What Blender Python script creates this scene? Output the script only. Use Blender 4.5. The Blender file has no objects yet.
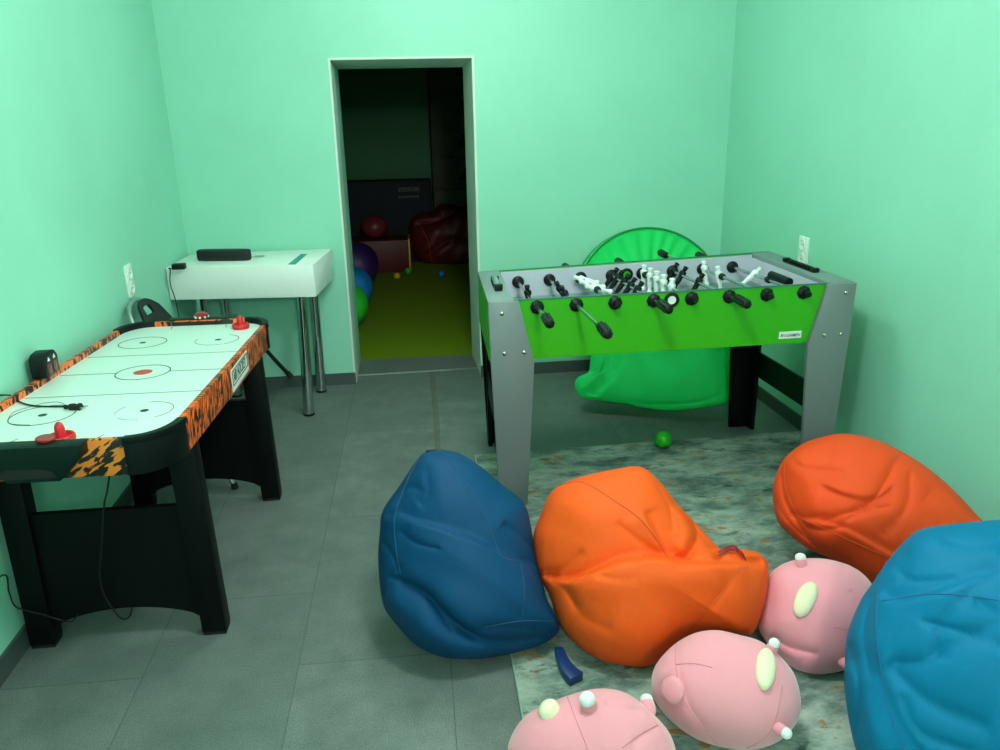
import bpy, bmesh, math, random
import numpy as np
from mathutils import Vector, Matrix, Quaternion
random.seed(7)
D = bpy.data; COL = bpy.context.scene.collection
PI = math.pi

# ------------------------------------------------------------------ camera
F = 803.52; CAMZ = 1.7
_vy = np.array([412-500, -(105-375), -F]); _vz = np.array([550-500, -(2750-375), -F])
_Y = _vy/np.linalg.norm(_vy); _Z = -_vz/np.linalg.norm(_vz)
_X = np.cross(_Y, _Z); _X /= np.linalg.norm(_X); _Z = np.cross(_X, _Y)
RM = np.array([_X, _Y, _Z])
CAM = np.array([0, 0, CAMZ])
def ray(px, py): return RM @ np.array([px-500, -(py-375), -F])
def at_z(px, py, z=0.0):
    r = ray(px, py); return CAM + r*((z-CAMZ)/r[2])
def at_y(px, py, y):
    r = ray(px, py); return CAM + r*(y/r[1])
cam_d = D.cameras.new('camera'); cam = D.objects.new('camera', cam_d); COL.objects.link(cam)
cam_d.sensor_width = 36; cam_d.lens = F/1000*36; cam_d.clip_start = 0.02
m = Matrix([list(RM[0])+[0], list(RM[1])+[0], list(RM[2])+[CAMZ], [0, 0, 0, 1]])
cam.matrix_world = m
bpy.context.scene.camera = cam

# ------------------------------------------------------------------ materials
def lin(c):
    out = []
    for v in c:
        v /= 255.0
        out.append(v/12.92 if v <= 0.04045 else ((v+0.055)/1.055)**2.4)
    return out + [1.0]
MATS = {}
def new_mat(name):
    mt = D.materials.new(name); mt.use_nodes = True
    nt = mt.node_tree; b = nt.nodes['Principled BSDF']
    return mt, nt, b
def mixrgb(nt, fac, a, b):
    n = nt.nodes.new('ShaderNodeMix'); n.data_type = 'RGBA'
    for s, v in ((n.inputs['Factor'], fac), (n.inputs['A'], a), (n.inputs['B'], b)):
        if hasattr(v, 'is_linked') or isinstance(v, bpy.types.NodeSocket): nt.links.new(v, s)
        else: s.default_value = v
    return n.outputs['Result']
def noise(nt, scale, detail=4, rough=.55, vec=None, dist=0):
    n = nt.nodes.new('ShaderNodeTexNoise'); n.inputs['Scale'].default_value = scale
    n.inputs['Detail'].default_value = detail; n.inputs['Roughness'].default_value = rough
    n.inputs['Distortion'].default_value = dist
    if vec is None:
        tc = nt.nodes.new('ShaderNodeTexCoord'); vec = tc.outputs['Object']
    nt.links.new(vec, n.inputs['Vector'])
    return n.outputs['Fac']
def ramp(nt, fac, stops, interp='LINEAR'):
    r = nt.nodes.new('ShaderNodeValToRGB'); r.color_ramp.interpolation = interp
    e = r.color_ramp.elements
    while len(e) < len(stops): e.new(0.5)
    for i, (p, c) in enumerate(stops):
        e[i].position = p; e[i].color = c if hasattr(c, '__len__') else (c, c, c, 1)
    nt.links.new(fac, r.inputs['Fac']); return r.outputs['Color']
def bump(nt, b, fac, strength, dist=0.01):
    n = nt.nodes.new('ShaderNodeBump'); n.inputs['Strength'].default_value = strength
    n.inputs['Distance'].default_value = dist
    nt.links.new(fac, n.inputs['Height']); nt.links.new(n.outputs['Normal'], b.inputs['Normal'])
def mapping(nt, rot=(0, 0, 0), scale=(1, 1, 1), loc=(0, 0, 0)):
    tc = nt.nodes.new('ShaderNodeTexCoord'); mp = nt.nodes.new('ShaderNodeMapping')
    mp.inputs['Rotation'].default_value = rot; mp.inputs['Scale'].default_value = scale
    mp.inputs['Location'].default_value = loc
    nt.links.new(tc.outputs['Object'], mp.inputs['Vector']); return mp.outputs['Vector']
def plain(name, rgb, rough=.5, metal=0, var=.06, nscale=30, bmp=0, bscale=300, spec=None, sheen=0, trans=0):
    mt, nt, b = new_mat(name)
    c = lin(rgb); c2 = [x*(1-var) for x in c[:3]]+[1]; c1 = [min(1, x*(1+var)) for x in c[:3]]+[1]
    nt.links.new(mixrgb(nt, noise(nt, nscale), c1, c2), b.inputs['Base Color'])
    b.inputs['Roughness'].default_value = rough; b.inputs['Metallic'].default_value = metal
    if spec is not None: b.inputs['Specular IOR Level'].default_value = spec
    if sheen: b.inputs['Sheen Weight'].default_value = sheen
    if trans: b.inputs['Transmission Weight'].default_value = trans
    if bmp: bump(nt, b, noise(nt, bscale, 2), bmp, .002)
    MATS[name] = mt; return mt

def wall_mat(name, rgb):
    mt, nt, b = new_mat(name)
    c = lin(rgb); c2 = [x*.93 for x in c[:3]]+[1]
    nt.links.new(mixrgb(nt, ramp(nt, noise(nt, 1.6, 5, .6), [(.35, 0.), (.7, 1.)]), c, c2), b.inputs['Base Color'])
    b.inputs['Roughness'].default_value = .5; b.inputs['Specular IOR Level'].default_value = .35
    bump(nt, b, noise(nt, 60, 5, .6), .12, .004)
    MATS[name] = mt; return mt
WALL = wall_mat('mint_wall_paint', (150, 220, 194))
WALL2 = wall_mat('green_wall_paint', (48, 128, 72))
CEIL = plain('white_ceiling', (225, 235, 228), .8, var=.02)
JAMB = plain('pale_reveal_paint', (212, 228, 216), .6, var=.04, nscale=8)

def floor_mat():
    mt, nt, b = new_mat('grey_vinyl_tile')
    gp = nt.nodes.new('ShaderNodeTexCoord'); va = nt.nodes.new('ShaderNodeVectorMath'); va.operation = 'ADD'; va.inputs[1].default_value = (.25, -1.10, 0)
    nt.links.new(gp.outputs['Object'], va.inputs[0]); POS = va.outputs[0]
    mp = nt.nodes.new('ShaderNodeMapping'); mp.inputs['Rotation'].default_value = (0, 0, PI/2)
    mp.inputs['Location'].default_value = (.28, .276, 0)
    nt.links.new(POS, mp.inputs['Vector'])
    br = nt.nodes.new('ShaderNodeTexBrick')
    br.inputs['Scale'].default_value = 1.0; br.inputs['Brick Width'].default_value = .97
    br.inputs['Row Height'].default_value = .487; br.inputs['Mortar Size'].default_value = .0022
    br.inputs['Mortar Smooth'].default_value = .2; br.offset = .42
    br.inputs['Color1'].default_value = lin((122, 131, 127)); br.inputs['Color2'].default_value = lin((108, 120, 116))
    br.inputs['Mortar'].default_value = lin((80, 94, 90))
    nt.links.new(mp.outputs['Vector'], br.inputs['Vector'])
    f1 = ramp(nt, noise(nt, 7, 6, .65), [(.3, 0.), (.75, 1.)])
    base = mixrgb(nt, f1, br.outputs['Color'], lin((90, 103, 99)))
    n = nt.nodes.new('ShaderNodeMix'); n.data_type = 'RGBA'; n.blend_type = 'MULTIPLY'
    n.inputs['Factor'].default_value = .8
    nt.links.new(base, n.inputs['A'])
    sp = ramp(nt, noise(nt, 220, 3, .7), [(.36, .62), (.62, 1.22)])
    nt.links.new(sp, n.inputs['B'])
    # the worn, glue-stained joint in front of the doorway
    sx = nt.nodes.new('ShaderNodeSeparateXYZ'); nt.links.new(POS, sx.inputs[0])
    def mth(op, a, bb, c=None):
        k = nt.nodes.new('ShaderNodeMath'); k.operation = op
        for i, v in enumerate((a, bb) if c is None else (a, bb, c)):
            if isinstance(v, (int, float)): k.inputs[i].default_value = v
            else: nt.links.new(v, k.inputs[i])
        return k.outputs[0]
    wob = mth('MULTIPLY', noise(nt, 12, 3), .03)
    dx = mth('ABSOLUTE', mth('SUBTRACT', mth('ADD', sx.outputs['X'], wob), -.250), 0)
    near = mth('LESS_THAN', dx, .016)
    far = mth('GREATER_THAN', sx.outputs['Y'], 1.37)
    msk = mth('MULTIPLY', mth('MULTIPLY', near, far), mth('ADD', mth('MULTIPLY', noise(nt, 25, 3), .9), .15))
    out = mixrgb(nt, msk, n.outputs['Result'], lin((92, 92, 70)))
    nt.links.new(out, b.inputs['Base Color'])
    b.inputs['Roughness'].default_value = .55; b.inputs['Specular IOR Level'].default_value = .3
    bump(nt, b, noise(nt, 160, 4, .7), .25, .002)
    return mt
FLOOR = floor_mat()

def rug_mat():
    mt, nt, b = new_mat('distressed_rug_pile')
    v = mapping(nt, rot=(0, 0, .1), scale=(1, 1.9, 1))
    big = noise(nt, 3.2, 9, .72, v, .15)
    base = ramp(nt, big, [(.30, lin((62, 82, 78))), (.43, lin((104, 126, 118))), (.56, lin((158, 174, 162))), (.72, lin((188, 200, 186)))])
    dk = ramp(nt, noise(nt, 5, 9, .75, mapping(nt, scale=(1, 2.6, 1), loc=(3, 1, 0)), .3), [(.56, 0.), (.64, .85)])
    c = mixrgb(nt, dk, base, lin((44, 62, 62)))
    og = ramp(nt, noise(nt, 9, 6, .7, mapping(nt, scale=(1, 1.6, 1), loc=(7, 2, 0)), .8), [(.60, 0.), (.635, .9)])
    c = mixrgb(nt, og, c, lin((170, 112, 40)))
    rs = ramp(nt, noise(nt, 6, 6, .7, mapping(nt, scale=(1, 2, 1), loc=(1.5, 9, 0)), .8), [(.65, 0.), (.70, .7)])
    c = mixrgb(nt, rs, c, lin((150, 70, 40)))
    nt.links.new(c, b.inputs['Base Color']); b.inputs['Roughness'].default_value = .95
    b.inputs['Specular IOR Level'].default_value = .1
    bump(nt, b, noise(nt, 400, 2, .7), .5, .003)
    return mt
RUG = rug_mat()

def tiger_mat(name, rot, sc, orange=(238, 120, 48), thr=.5):
    mt, nt, b = new_mat(name)
    v0 = mapping(nt, rot=rot); m2 = nt.nodes.new('ShaderNodeMapping'); m2.inputs['Scale'].default_value = sc; nt.links.new(v0, m2.inputs['Vector'])
    f = noise(nt, 1.0, 2.5, .55, m2.outputs['Vector'], .35)
    c = ramp(nt, f, [(thr-.012, lin((14, 24, 22))), (thr+.012, lin(orange))])
    nt.links.new(c, b.inputs['Base Color']); b.inputs['Roughness'].default_value = .4
    return mt
TIGER_S = tiger_mat('tiger_print_side', (0.35, 0, 0), (10, 95, 22), (246, 104, 38), .50)
TIGER_R = tiger_mat('tiger_print_rail', (0, 0, .75), (70, 20, 20), (250, 118, 54), .49)
TIGER_E = tiger_mat('tiger_print_end', (0, .6, 0), (22, 10, 78), (236, 130, 44), .51)

def fabric(name, rgb, dark=.9):
    mt, nt, b = new_mat(name)
    c = lin(rgb); c2 = [x*dark for x in c[:3]]+[1]
    nt.links.new(mixrgb(nt, noise(nt, 14, 5, .6), c, c2), b.inputs['Base Color'])
    b.inputs['Roughness'].default_value = .6
    b.inputs['Specular IOR Level'].default_value = .18
    h = noise(nt, 9, 6, .55, mapping(nt, scale=(1, 1.4, 1.2)), .6)
    n1 = nt.nodes.new('ShaderNodeBump'); n1.inputs['Strength'].default_value = .16; n1.inputs['Distance'].default_value = .02
    nt.links.new(h, n1.inputs['Height'])
    n2 = nt.nodes.new('ShaderNodeBump'); n2.inputs['Strength'].default_value = .2; n2.inputs['Distance'].default_value = .0015
    nt.links.new(noise(nt, 500, 2), n2.inputs['Height']); nt.links.new(n1.outputs['Normal'], n2.inputs['Normal'])
    nt.links.new(n2.outputs['Normal'], b.inputs['Normal'])
    return mt
F_NAVY = fabric('dark_blue_canvas', (4, 66, 108))
F_ORANGE = fabric('orange_canvas', (248, 92, 28))
F_ORANGE2 = fabric('deep_orange_canvas', (238, 78, 32))
F_CYAN = fabric('bright_blue_canvas', (0, 114, 158))
F_TUN = fabric('green_tunnel_nylon', (48, 246, 132))
_nt = F_TUN.node_tree; _t = _nt.nodes.new('ShaderNodeBsdfTranslucent'); _t.inputs['Color'].default_value = lin((60, 250, 150)); _m = _nt.nodes.new('ShaderNodeMixShader'); _m.inputs[0].default_value = .3
_o = [n for n in _nt.nodes if n.type == 'OUTPUT_MATERIAL'][0]
_nt.links.new(_nt.nodes['Principled BSDF'].outputs[0], _m.inputs[1]); _nt.links.new(_t.outputs[0], _m.inputs[2]); _nt.links.new(_m.outputs[0], _o.inputs['Surface'])
S_NAVY = plain('dark_blue_thread', (16, 72, 112), .7); S_OR = plain('orange_thread', (205, 74, 22), .7)
S_CY = plain('blue_thread', (10, 96, 146), .7); S_PINK = plain('pink_thread', (214, 132, 138), .8)
S_TUN = plain('green_hoop_sleeve', (10, 140, 62), .6)
def plush_mat(name, rgb):
    mt, nt, b = new_mat(name)
    c = lin(rgb); c2 = [x*.92 for x in c[:3]]+[1]
    nt.links.new(mixrgb(nt, noise(nt, 20, 5, .7), c, c2), b.inputs['Base Color'])
    b.inputs['Roughness'].default_value = .9; b.inputs['Sheen Weight'].default_value = .5
    b.inputs['Specular IOR Level'].default_value = .1
    bump(nt, b, noise(nt, 350, 3), .35, .002)
    return mt
PINK = plush_mat('pink_plush', (242, 154, 170)); CREAM = plush_mat('cream_plush', (238, 226, 194)); WPL = plush_mat('white_plush', (232, 230, 232))
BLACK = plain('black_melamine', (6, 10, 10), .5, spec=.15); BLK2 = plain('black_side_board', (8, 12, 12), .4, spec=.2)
CORNER = plain('black_corner_plastic', (8, 16, 16), .45, spec=.2); BOXG = plain('dark_green_plastic', (8, 30, 26), .45, spec=.2)
PLASTB = plain('black_plastic', (10, 15, 15), .42, spec=.3); RUBBER = plain('black_rubber', (18, 18, 18), .7)
FIELD = plain('white_play_surface', (222, 244, 236), .28, var=.015, nscale=4)
MARK = plain('black_marking_ink', (28, 38, 38), .5); REDM = plain('red_marking_ink', (214, 62, 52), .4)
RED = plain('red_plastic', (214, 34, 42), .3); REDD = plain('dark_red_plastic', (150, 26, 34), .3)
CHROME = plain('chrome_tube', (200, 205, 205), .12, 1.0, .02); STEEL = plain('steel_rod', (190, 200, 198), .22, 1.0, .03)
SILV = plain('silver_paint_tube', (150, 168, 165), .35, .6)
GREYB = plain('silver_grey_board', (124, 130, 134), .42, .2, .03, 60)
GREYT = plain('grey_top_board', (122, 142, 140), .45, .1, .03, 60)
LIME = plain('lime_green_board', (50, 166, 8), .38, var=.03, nscale=3)
LAV = plain('pale_lavender_lining', (190, 192, 208), .5, var=.02)
PITCH = plain('grey_pitch', (110, 140, 132), .45); DKEDGE = plain('dark_green_edging', (60, 110, 98), .4)
WHITEP = plain('white_plastic', (226, 238, 232), .3, var=.02); DESK = plain('white_laminate', (238, 244, 240), .35, var=.03, nscale=5)
TEALC = plain('teal_card', (0, 140, 140), .4); TREAD = plain('white_sticker', (226, 232, 228), .4, var=.02)
BASEB = plain('dark_grey_skirting', (70, 82, 80), .5, var=.15, nscale=20); THRESH = plain('grey_threshold_tile', (104, 112, 108), .45, var=.15, nscale=6)
ALU = plain('aluminium_strip', (180, 195, 190), .35, .8); LIMEF = plain('lime_foam_floor', (112, 142, 14), .6, var=.08, nscale=4)
GREENB = plain('green_ball_plastic', (24, 168, 24), .35); NAVYP = plain('navy_plastic', (20, 56, 112), .35)
BOLT = plain('bolt_metal', (190, 190, 180), .25, 1.0); INK = plain('navy_ink', (30, 34, 80), .5)
R2RED = plain('dimmed_red_vinyl', (92, 16, 14), .5); R2NAVY = plain('dimmed_navy_padding', (6, 16, 28), .7); R2WOOD = plain('olive_panel_board', (70, 72, 46), .6)  # red and navy darkened so the far room's dimness sits in the colour
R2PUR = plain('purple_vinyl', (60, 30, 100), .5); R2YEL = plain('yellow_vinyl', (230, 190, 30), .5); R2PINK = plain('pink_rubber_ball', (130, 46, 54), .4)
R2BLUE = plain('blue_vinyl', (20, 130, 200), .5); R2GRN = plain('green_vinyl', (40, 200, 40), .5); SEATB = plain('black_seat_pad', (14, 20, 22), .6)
DISP = plain('dim_red_display', (112, 52, 48), .25); PALE = plain('dimmed_print', (90, 100, 94), .6)  # PALE also darkened to stand in for the dim far room

# ------------------------------------------------------------------ mesh helpers
def tag(o, label=None, cat=None, group=None, kind=None):
    if label: o['label'] = label
    if cat: o['category'] = cat
    if group: o['group'] = group
    if kind: o['kind'] = kind
    return o
def thing(name, label, cat, loc, group=None):
    o = D.objects.new(name, None); COL.objects.link(o); o.location = Vector(loc); o.empty_display_size = .05
    return tag(o, label, cat, group)
def rootloc(o):
    v = Vector(o.location)
    while o.parent: o = o.parent; v += Vector(o.location)
    return v
class MB:
    """collects shapes in world coordinates; build() links them as ONE mesh object"""
    def __init__(s): s.v = []; s.f = []
    def add(s, vs, fs):
        n = len(s.v); s.v += [tuple(map(float, p)) for p in vs]; s.f += [tuple(i+n for i in f) for f in fs]; return s
    def box(s, a, b, fn=None):
        x0, y0, z0 = a; x1, y1, z1 = b
        vs = [(x0,y0,z0),(x1,y0,z0),(x1,y1,z0),(x0,y1,z0),(x0,y0,z1),(x1,y0,z1),(x1,y1,z1),(x0,y1,z1)]
        if fn: vs = [fn(*p) for p in vs]
        return s.add(vs, [(0,3,2,1),(4,5,6,7),(0,1,5,4),(1,2,6,5),(2,3,7,6),(3,0,4,7)])
    def prism(s, A, B):
        n = len(A)
        return s.add(list(A)+list(B), [tuple(range(n))[::-1], tuple(range(n, 2*n))]+[(i, (i+1)%n, (i+1)%n+n, i+n) for i in range(n)])
    def rings(s, R, closed=True, cap=True):
        n = len(R[0]); vs = [p for r in R for p in r]; fs = []
        for k in range(len(R)-1):
            for i in range(n if closed else n-1):
                j = (i+1) % n
                fs.append((k*n+i, k*n+j, (k+1)*n+j, (k+1)*n+i))
        if cap: fs += [tuple(range(n))[::-1], tuple(range((len(R)-1)*n, len(R)*n))]
        return s.add(vs, fs)
    def tube(s, pts, r, n=12, cap=True):
        pts = [Vector(p) for p in pts]; R = []; rr = r if hasattr(r, '__len__') else [r]*len(pts)
        t0 = (pts[1]-pts[0]).normalized(); u = t0.orthogonal().normalized()
        for i, p in enumerate(pts):
            t = (pts[min(i+1, len(pts)-1)]-pts[max(i-1, 0)]).normalized()
            u = (u-t*u.dot(t)).normalized(); w = t.cross(u)
            R.append([tuple(p+u*math.cos(2*PI*k/n)*rr[i]+w*math.sin(2*PI*k/n)*rr[i]) for k in range(n)])
        return s.rings(R, cap=cap)
    def lathe(s, p, axis, prof, n=24):
        """prof: (distance along axis, radius)"""
        p = Vector(p); a = Vector(axis).normalized(); u = a.orthogonal().normalized(); w = a.cross(u)
        return s.rings([[tuple(p+a*d+(u*math.cos(2*PI*k/n)+w*math.sin(2*PI*k/n))*max(r, 1e-5)) for k in range(n)] for d, r in prof])
    def ell(s, c, ax, n=20, m=12, q=1.0):
        """ellipsoid, ax = three axis vectors"""
        c = Vector(c); A, B, Cc = [Vector(x) for x in ax]; R = []
        for i in range(m+1):
            th = .02+(PI-.04)*i/m; sn = math.sin(th)**q; cs = math.copysign(abs(math.cos(th))**q, math.cos(th))
            R.append([tuple(c+Cc*cs+(A*math.cos(2*PI*k/n)+B*math.sin(2*PI*k/n))*sn) for k in range(n)])
        return s.rings(R)
    def build(s, name, mat, parent=None, smooth=False, bevel=0, seg=2, label=None):
        me = D.meshes.new(name)
        if parent is None:
            P = np.array(s.v); base = Vector(((P[:,0].min()+P[:,0].max())/2, (P[:,1].min()+P[:,1].max())/2, P[:,2].min()))
        else: base = rootloc(parent)
        me.from_pydata([tuple(Vector(p)-base) for p in s.v], [], s.f); me.validate()
        bm = bmesh.new(); bm.from_mesh(me); bmesh.ops.recalc_face_normals(bm, faces=bm.faces)
        if bevel:
            es = [e for e in bm.edges if len(e.link_faces) == 2 and e.calc_face_angle(0) > .5]
            bmesh.ops.bevel(bm, geom=es, offset=bevel, segments=seg, affect='EDGES', profile=.5, clamp_overlap=True)
        bm.to_mesh(me); bm.free()
        me.materials.append(mat)
        if smooth or bevel:
            for p in me.polygons: p.use_smooth = True
            if not smooth == 'all': me.set_sharp_from_angle(angle=math.radians(38))
        o = D.objects.new(name, me); COL.objects.link(o)
        if parent is None: o.location = base
        else: o.parent = parent
        if label: o['label'] = label
        return o
def struct(name, mb, mat, **k): return tag(mb.build(name, mat, **k), kind='structure')
def spline(pts, n=8, closed=False):
    P = [np.array(p, float) for p in pts]; out = []; N = len(P)
    for i in range(N if closed else N-1):
        if closed: a, b, c, d = P[(i-1)%N], P[i], P[(i+1)%N], P[(i+2)%N]
        else: a, b, c, d = P[max(i-1, 0)], P[i], P[i+1], P[min(i+2, N-1)]
        for k in range(n):
            t = k/n
            out.append(.5*((2*b)+(-a+c)*t+(2*a-5*b+4*c-d)*t*t+(-a+3*b-3*c+d)*t**3))
    if not closed: out.append(P[-1])
    return out
def text_mesh(body, size, origin, xdir, ydir, mat, name, parent, shear=0, extrude=.0004, width=None):
    cu = D.curves.new(name, 'FONT'); cu.body = body; cu.size = size; cu.extrude = extrude; cu.shear = shear; cu.offset = size*.012
    t = D.objects.new(name, cu); COL.objects.link(t)
    dg = bpy.context.evaluated_depsgraph_get(); me = D.meshes.new_from_object(t.evaluated_get(dg))
    D.objects.remove(t)
    xs = [v.co.x for v in me.vertices]; x0, x1 = min(xs), max(xs); sc = (width/(x1-x0)) if width else 1
    X = Vector(xdir).normalized(); Y = Vector(ydir).normalized(); Z = X.cross(Y); base = rootloc(parent)
    for v in me.vertices: v.co = Vector(origin)+X*((v.co.x-x0)*sc)+Y*v.co.y+Z*v.co.z-base
    me.materials.append(mat); o = D.objects.new(name, me); COL.objects.link(o); o.parent = parent; return o

# ------------------------------------------------------------------ room shell
XL, XR = -1.386, 1.998
def xr(y): return 1.998-.05*(y-3.79)
def yb(x): return 4.987+.012*(x+.44)
CH = 2.75; YN = -3.4
def slab(x0, x1, z0, z1, mb, y_off=0, th=.5):
    A = [(x0, yb(x0)+y_off, z0), (x1, yb(x1)+y_off, z0), (x1, yb(x1)+y_off, z1), (x0, yb(x0)+y_off, z1)]
    mb.prism(A, [(x, y+th, z) for x, y, z in A])
DX0, DX1, DZ = -.452, .360, 1.952
mb = MB(); slab(XL-.1, DX0, -.02, CH, mb); slab(DX1, xr(5.0)+.2, -.02, CH, mb); slab(DX0, DX1, DZ, CH, mb)
struct('wall_back', mb, WALL)
struct('wall_left', MB().box((XL-.1, YN, -.02), (XL, 4.98, CH)), WALL)
struct('wall_right', MB().prism([(xr(YN), YN, -.02), (xr(YN)+.1, YN, -.02), (xr(5.1)+.1, 5.1, -.02), (xr(5.1), 5.1, -.02)], [(xr(YN), YN, CH), (xr(YN)+.1, YN, CH), (xr(5.1)+.1, 5.1, CH), (xr(5.1), 5.1, CH)]), WALL)
struct('wall_front', MB().box((XL-.1, YN-.1, -.02), (XR+.6, YN, CH)), WALL)
struct('ceiling', MB().box((XL-.1, YN-.1, CH), (XR+.6, 5.6, CH+.1)), CEIL)
struct('floor', MB().box((XL-.1, YN-.1, -.05), (2.6, 5.16, 0)), FLOOR)
# door reveal (open doorway without a leaf): thin plaster linings
RX0, RX1, RZ, RY = -.453, .334, 1.922, 5.475
dr = tag(D.objects.new('door_1', None), kind='structure'); COL.objects.link(dr); dr.location = (-.05, 5.0, 0)
y0, y1 = yb(DX0)-.004, yb(DX1)-.004
MB().prism([(DX0-.012, y0, 0), (DX0-.012, y0, DZ+.012), (DX0-.012, RY, DZ+.012), (DX0-.012, RY, 0)], [(DX0+.001, y0, 0), (DX0+.001, y0, DZ), (RX0, RY, RZ), (RX0, RY, 0)]).build('jamb', JAMB, dr)
MB().prism([(DX1+.012, y1, 0), (DX1+.012, y1, DZ+.012), (DX1+.012, RY, DZ+.012), (DX1+.012, RY, 0)], [(DX1-.001, y1, 0), (DX1-.001, y1, DZ), (RX1, RY, RZ), (RX1, RY, 0)]).build('jamb', JAMB, dr)
MB().prism([(DX0-.012, y0, DZ+.012), (DX0-.012, RY, DZ+.012), (DX1+.012, RY, DZ+.012), (DX1+.012, y1, DZ+.012)], [(DX0, y0, DZ), (RX0, RY, RZ), (RX1, RY, RZ), (DX1, y1, DZ)]).build('lintel_lining', JAMB, dr)
MB().prism([(DX0, 5.145, -.02), (DX1, 5.165, -.02), (RX1, 5.47, -.02), (RX0, 5.47, -.02)], [(DX0, 5.145, .006), (DX1, 5.165, .006), (RX1, 5.47, .006), (RX0, 5.47, .006)]).build('threshold', THRESH, dr)
MB().prism([(DX0, 5.138, -.01), (DX1, 5.158, -.01), (DX1, 5.168, -.01), (DX0, 5.148, -.01)], [(DX0, 5.138, .008), (DX1, 5.158, .008), (DX1, 5.168, .008), (DX0, 5.148, .008)]).build('edge_strip', ALU, dr)
BH = .075
mb = MB(); slab(XL, DX0-.0, 0, BH, mb, -.012, .014); slab(DX1, xr(5), 0, BH, mb, -.012, .014); struct('baseboard_back', mb, BASEB)
struct('baseboard_left', MB().box((XL-.002, YN, 0), (XL+.012, 4.93, BH)), BASEB)
struct('baseboard_right', MB().prism([(xr(YN)-.012, YN, 0), (xr(YN)+.002, YN, 0), (xr(4.97)+.002, 4.97, 0), (xr(4.97)-.012, 4.97, 0)], [(xr(YN)-.012, YN, BH), (xr(YN)+.002, YN, BH), (xr(4.97)+.002, 4.97, BH), (xr(4.97)-.012, 4.97, BH)]), BASEB)

# ------------------------------------------------------------------ sockets
def socket(y, z, x, sgn, label, hw_=.041):
    t = thing('wall_socket', label, 'socket', (x, y, z-.078))
    MB().box((min(x, x+sgn*.012), y-hw_, z-.078), (max(x, x+sgn*.012), y+hw_, z+.078)).build('cover_plate', WHITEP, t, bevel=.004)
    for dz in (-.036, .036):
        o = MB().lathe((x+sgn*.011, y, z+dz), (sgn, 0, 0), [(0, .03), (.004, .03), (.005, .026), (.001, .023), (.0005, .0)], 28).build('outlet', WHITEP, t, smooth=True)
        mb = MB()
        for dy in (-.0095, .0095): mb.lathe((x+sgn*.012, y+dy, z+dz), (sgn, 0, 0), [(0, .003), (.0012, .003)], 10)
        mb.build('pin_hole', RUBBER, o)
socket(3.93, .936, XL, 1, 'white double wall socket on the left wall above the folding chair')
socket(3.985, .936, xr(3.985)+.003, -1, 'white double wall socket on the right wall behind the foosball table', .05)

# ------------------------------------------------------------------ rug
mb = MB(); mb.box((.228, .9, .001), (1.985, 3.735, .011), lambda x, y, z: (x, y+(.03*(x-.23) if y > 2 else 0), z))
rug = mb.build('area_rug', RUG, bevel=.003); tag(rug, 'large distressed grey green rug with rust orange flecks under the beanbags', 'rug')
MB().tube([(.229, .9, .006), (.229, 3.735, .006)], .0045, 8).build('rug_edging', plain('pale_rug_edge', (150, 172, 164), .8), rug)
RZT = .012

# ------------------------------------------------------------------ foosball table
FX, FY, FL, FD, FH = .265, 3.18, 1.57, .72, .935
def fw(s, t, z):
    u = s/FL; v = t/FD; w = z/FH
    x = FX+s+(.013*v*(1-u)-.06*v*u)
    y = FY+t+.015*u-.03*v*(1-u)*w
    zz = z+(w*v*(-.016*(1-u)+.008*u))+.013*u*w+.002*w
    return (x, y, zz)
ft = thing('foosball_table', 'lime green and silver foosball table with black handles', 'foosball table', (FX+FL/2, FY+FD/2, 0))
ZB = .68
MB().box((.0, .004, ZB), (FL, .022, FH-.003), fw).build('side_panel', LIME, ft, label='lime green front panel')
MB().box((.0, FD-.022, ZB), (FL, FD, FH-.004), fw).build('side_panel', LIME, ft)
for s0 in (.0, FL-.018): MB().box((s0, .022, ZB), (s0+.018, FD-.022, FH-.004), fw).build('end_panel', LIME, ft, label='green end panel')
mb = MB(); mb.box((.115, .022, .79), (FL-.115, .03, FH-.006), fw); mb.box((.115, FD-.03, .79), (FL-.115, FD-.022, FH-.006), fw)
mb.box((.107, .03, .79), (.115, FD-.03, FH-.02), fw); mb.box((FL-.115, .03, .79), (FL-.107, FD-.03, FH-.02), fw)
mb.build('wall_lining', LAV, ft, label='pale lavender inner wall lining')
MB().box((.02, .022, .785), (FL-.02, FD-.022, .80), fw).build('pitch', PITCH, ft, label='grey green playing surface')
MB().box((.02, .022, ZB+.01), (FL-.02, FD-.022, ZB+.02), fw).build('bottom_board', BLACK, ft)
for s0, s1 in ((0, .108), (FL-.108, FL)):
    MB().box((s0, .0, FH-.02), (s1, FD, FH), fw).build('end_top', GREYT, ft, bevel=.002, label='grey top board over table end')
for t0 in (.0, FD-.024): MB().box((.108, t0+(.0 if t0 < .1 else .015), FH-.004), (FL-.108, t0+(.009 if t0 < .1 else .024), FH+.001), fw).build('rim', DKEDGE, ft, label='dark green rim strip')
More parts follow.
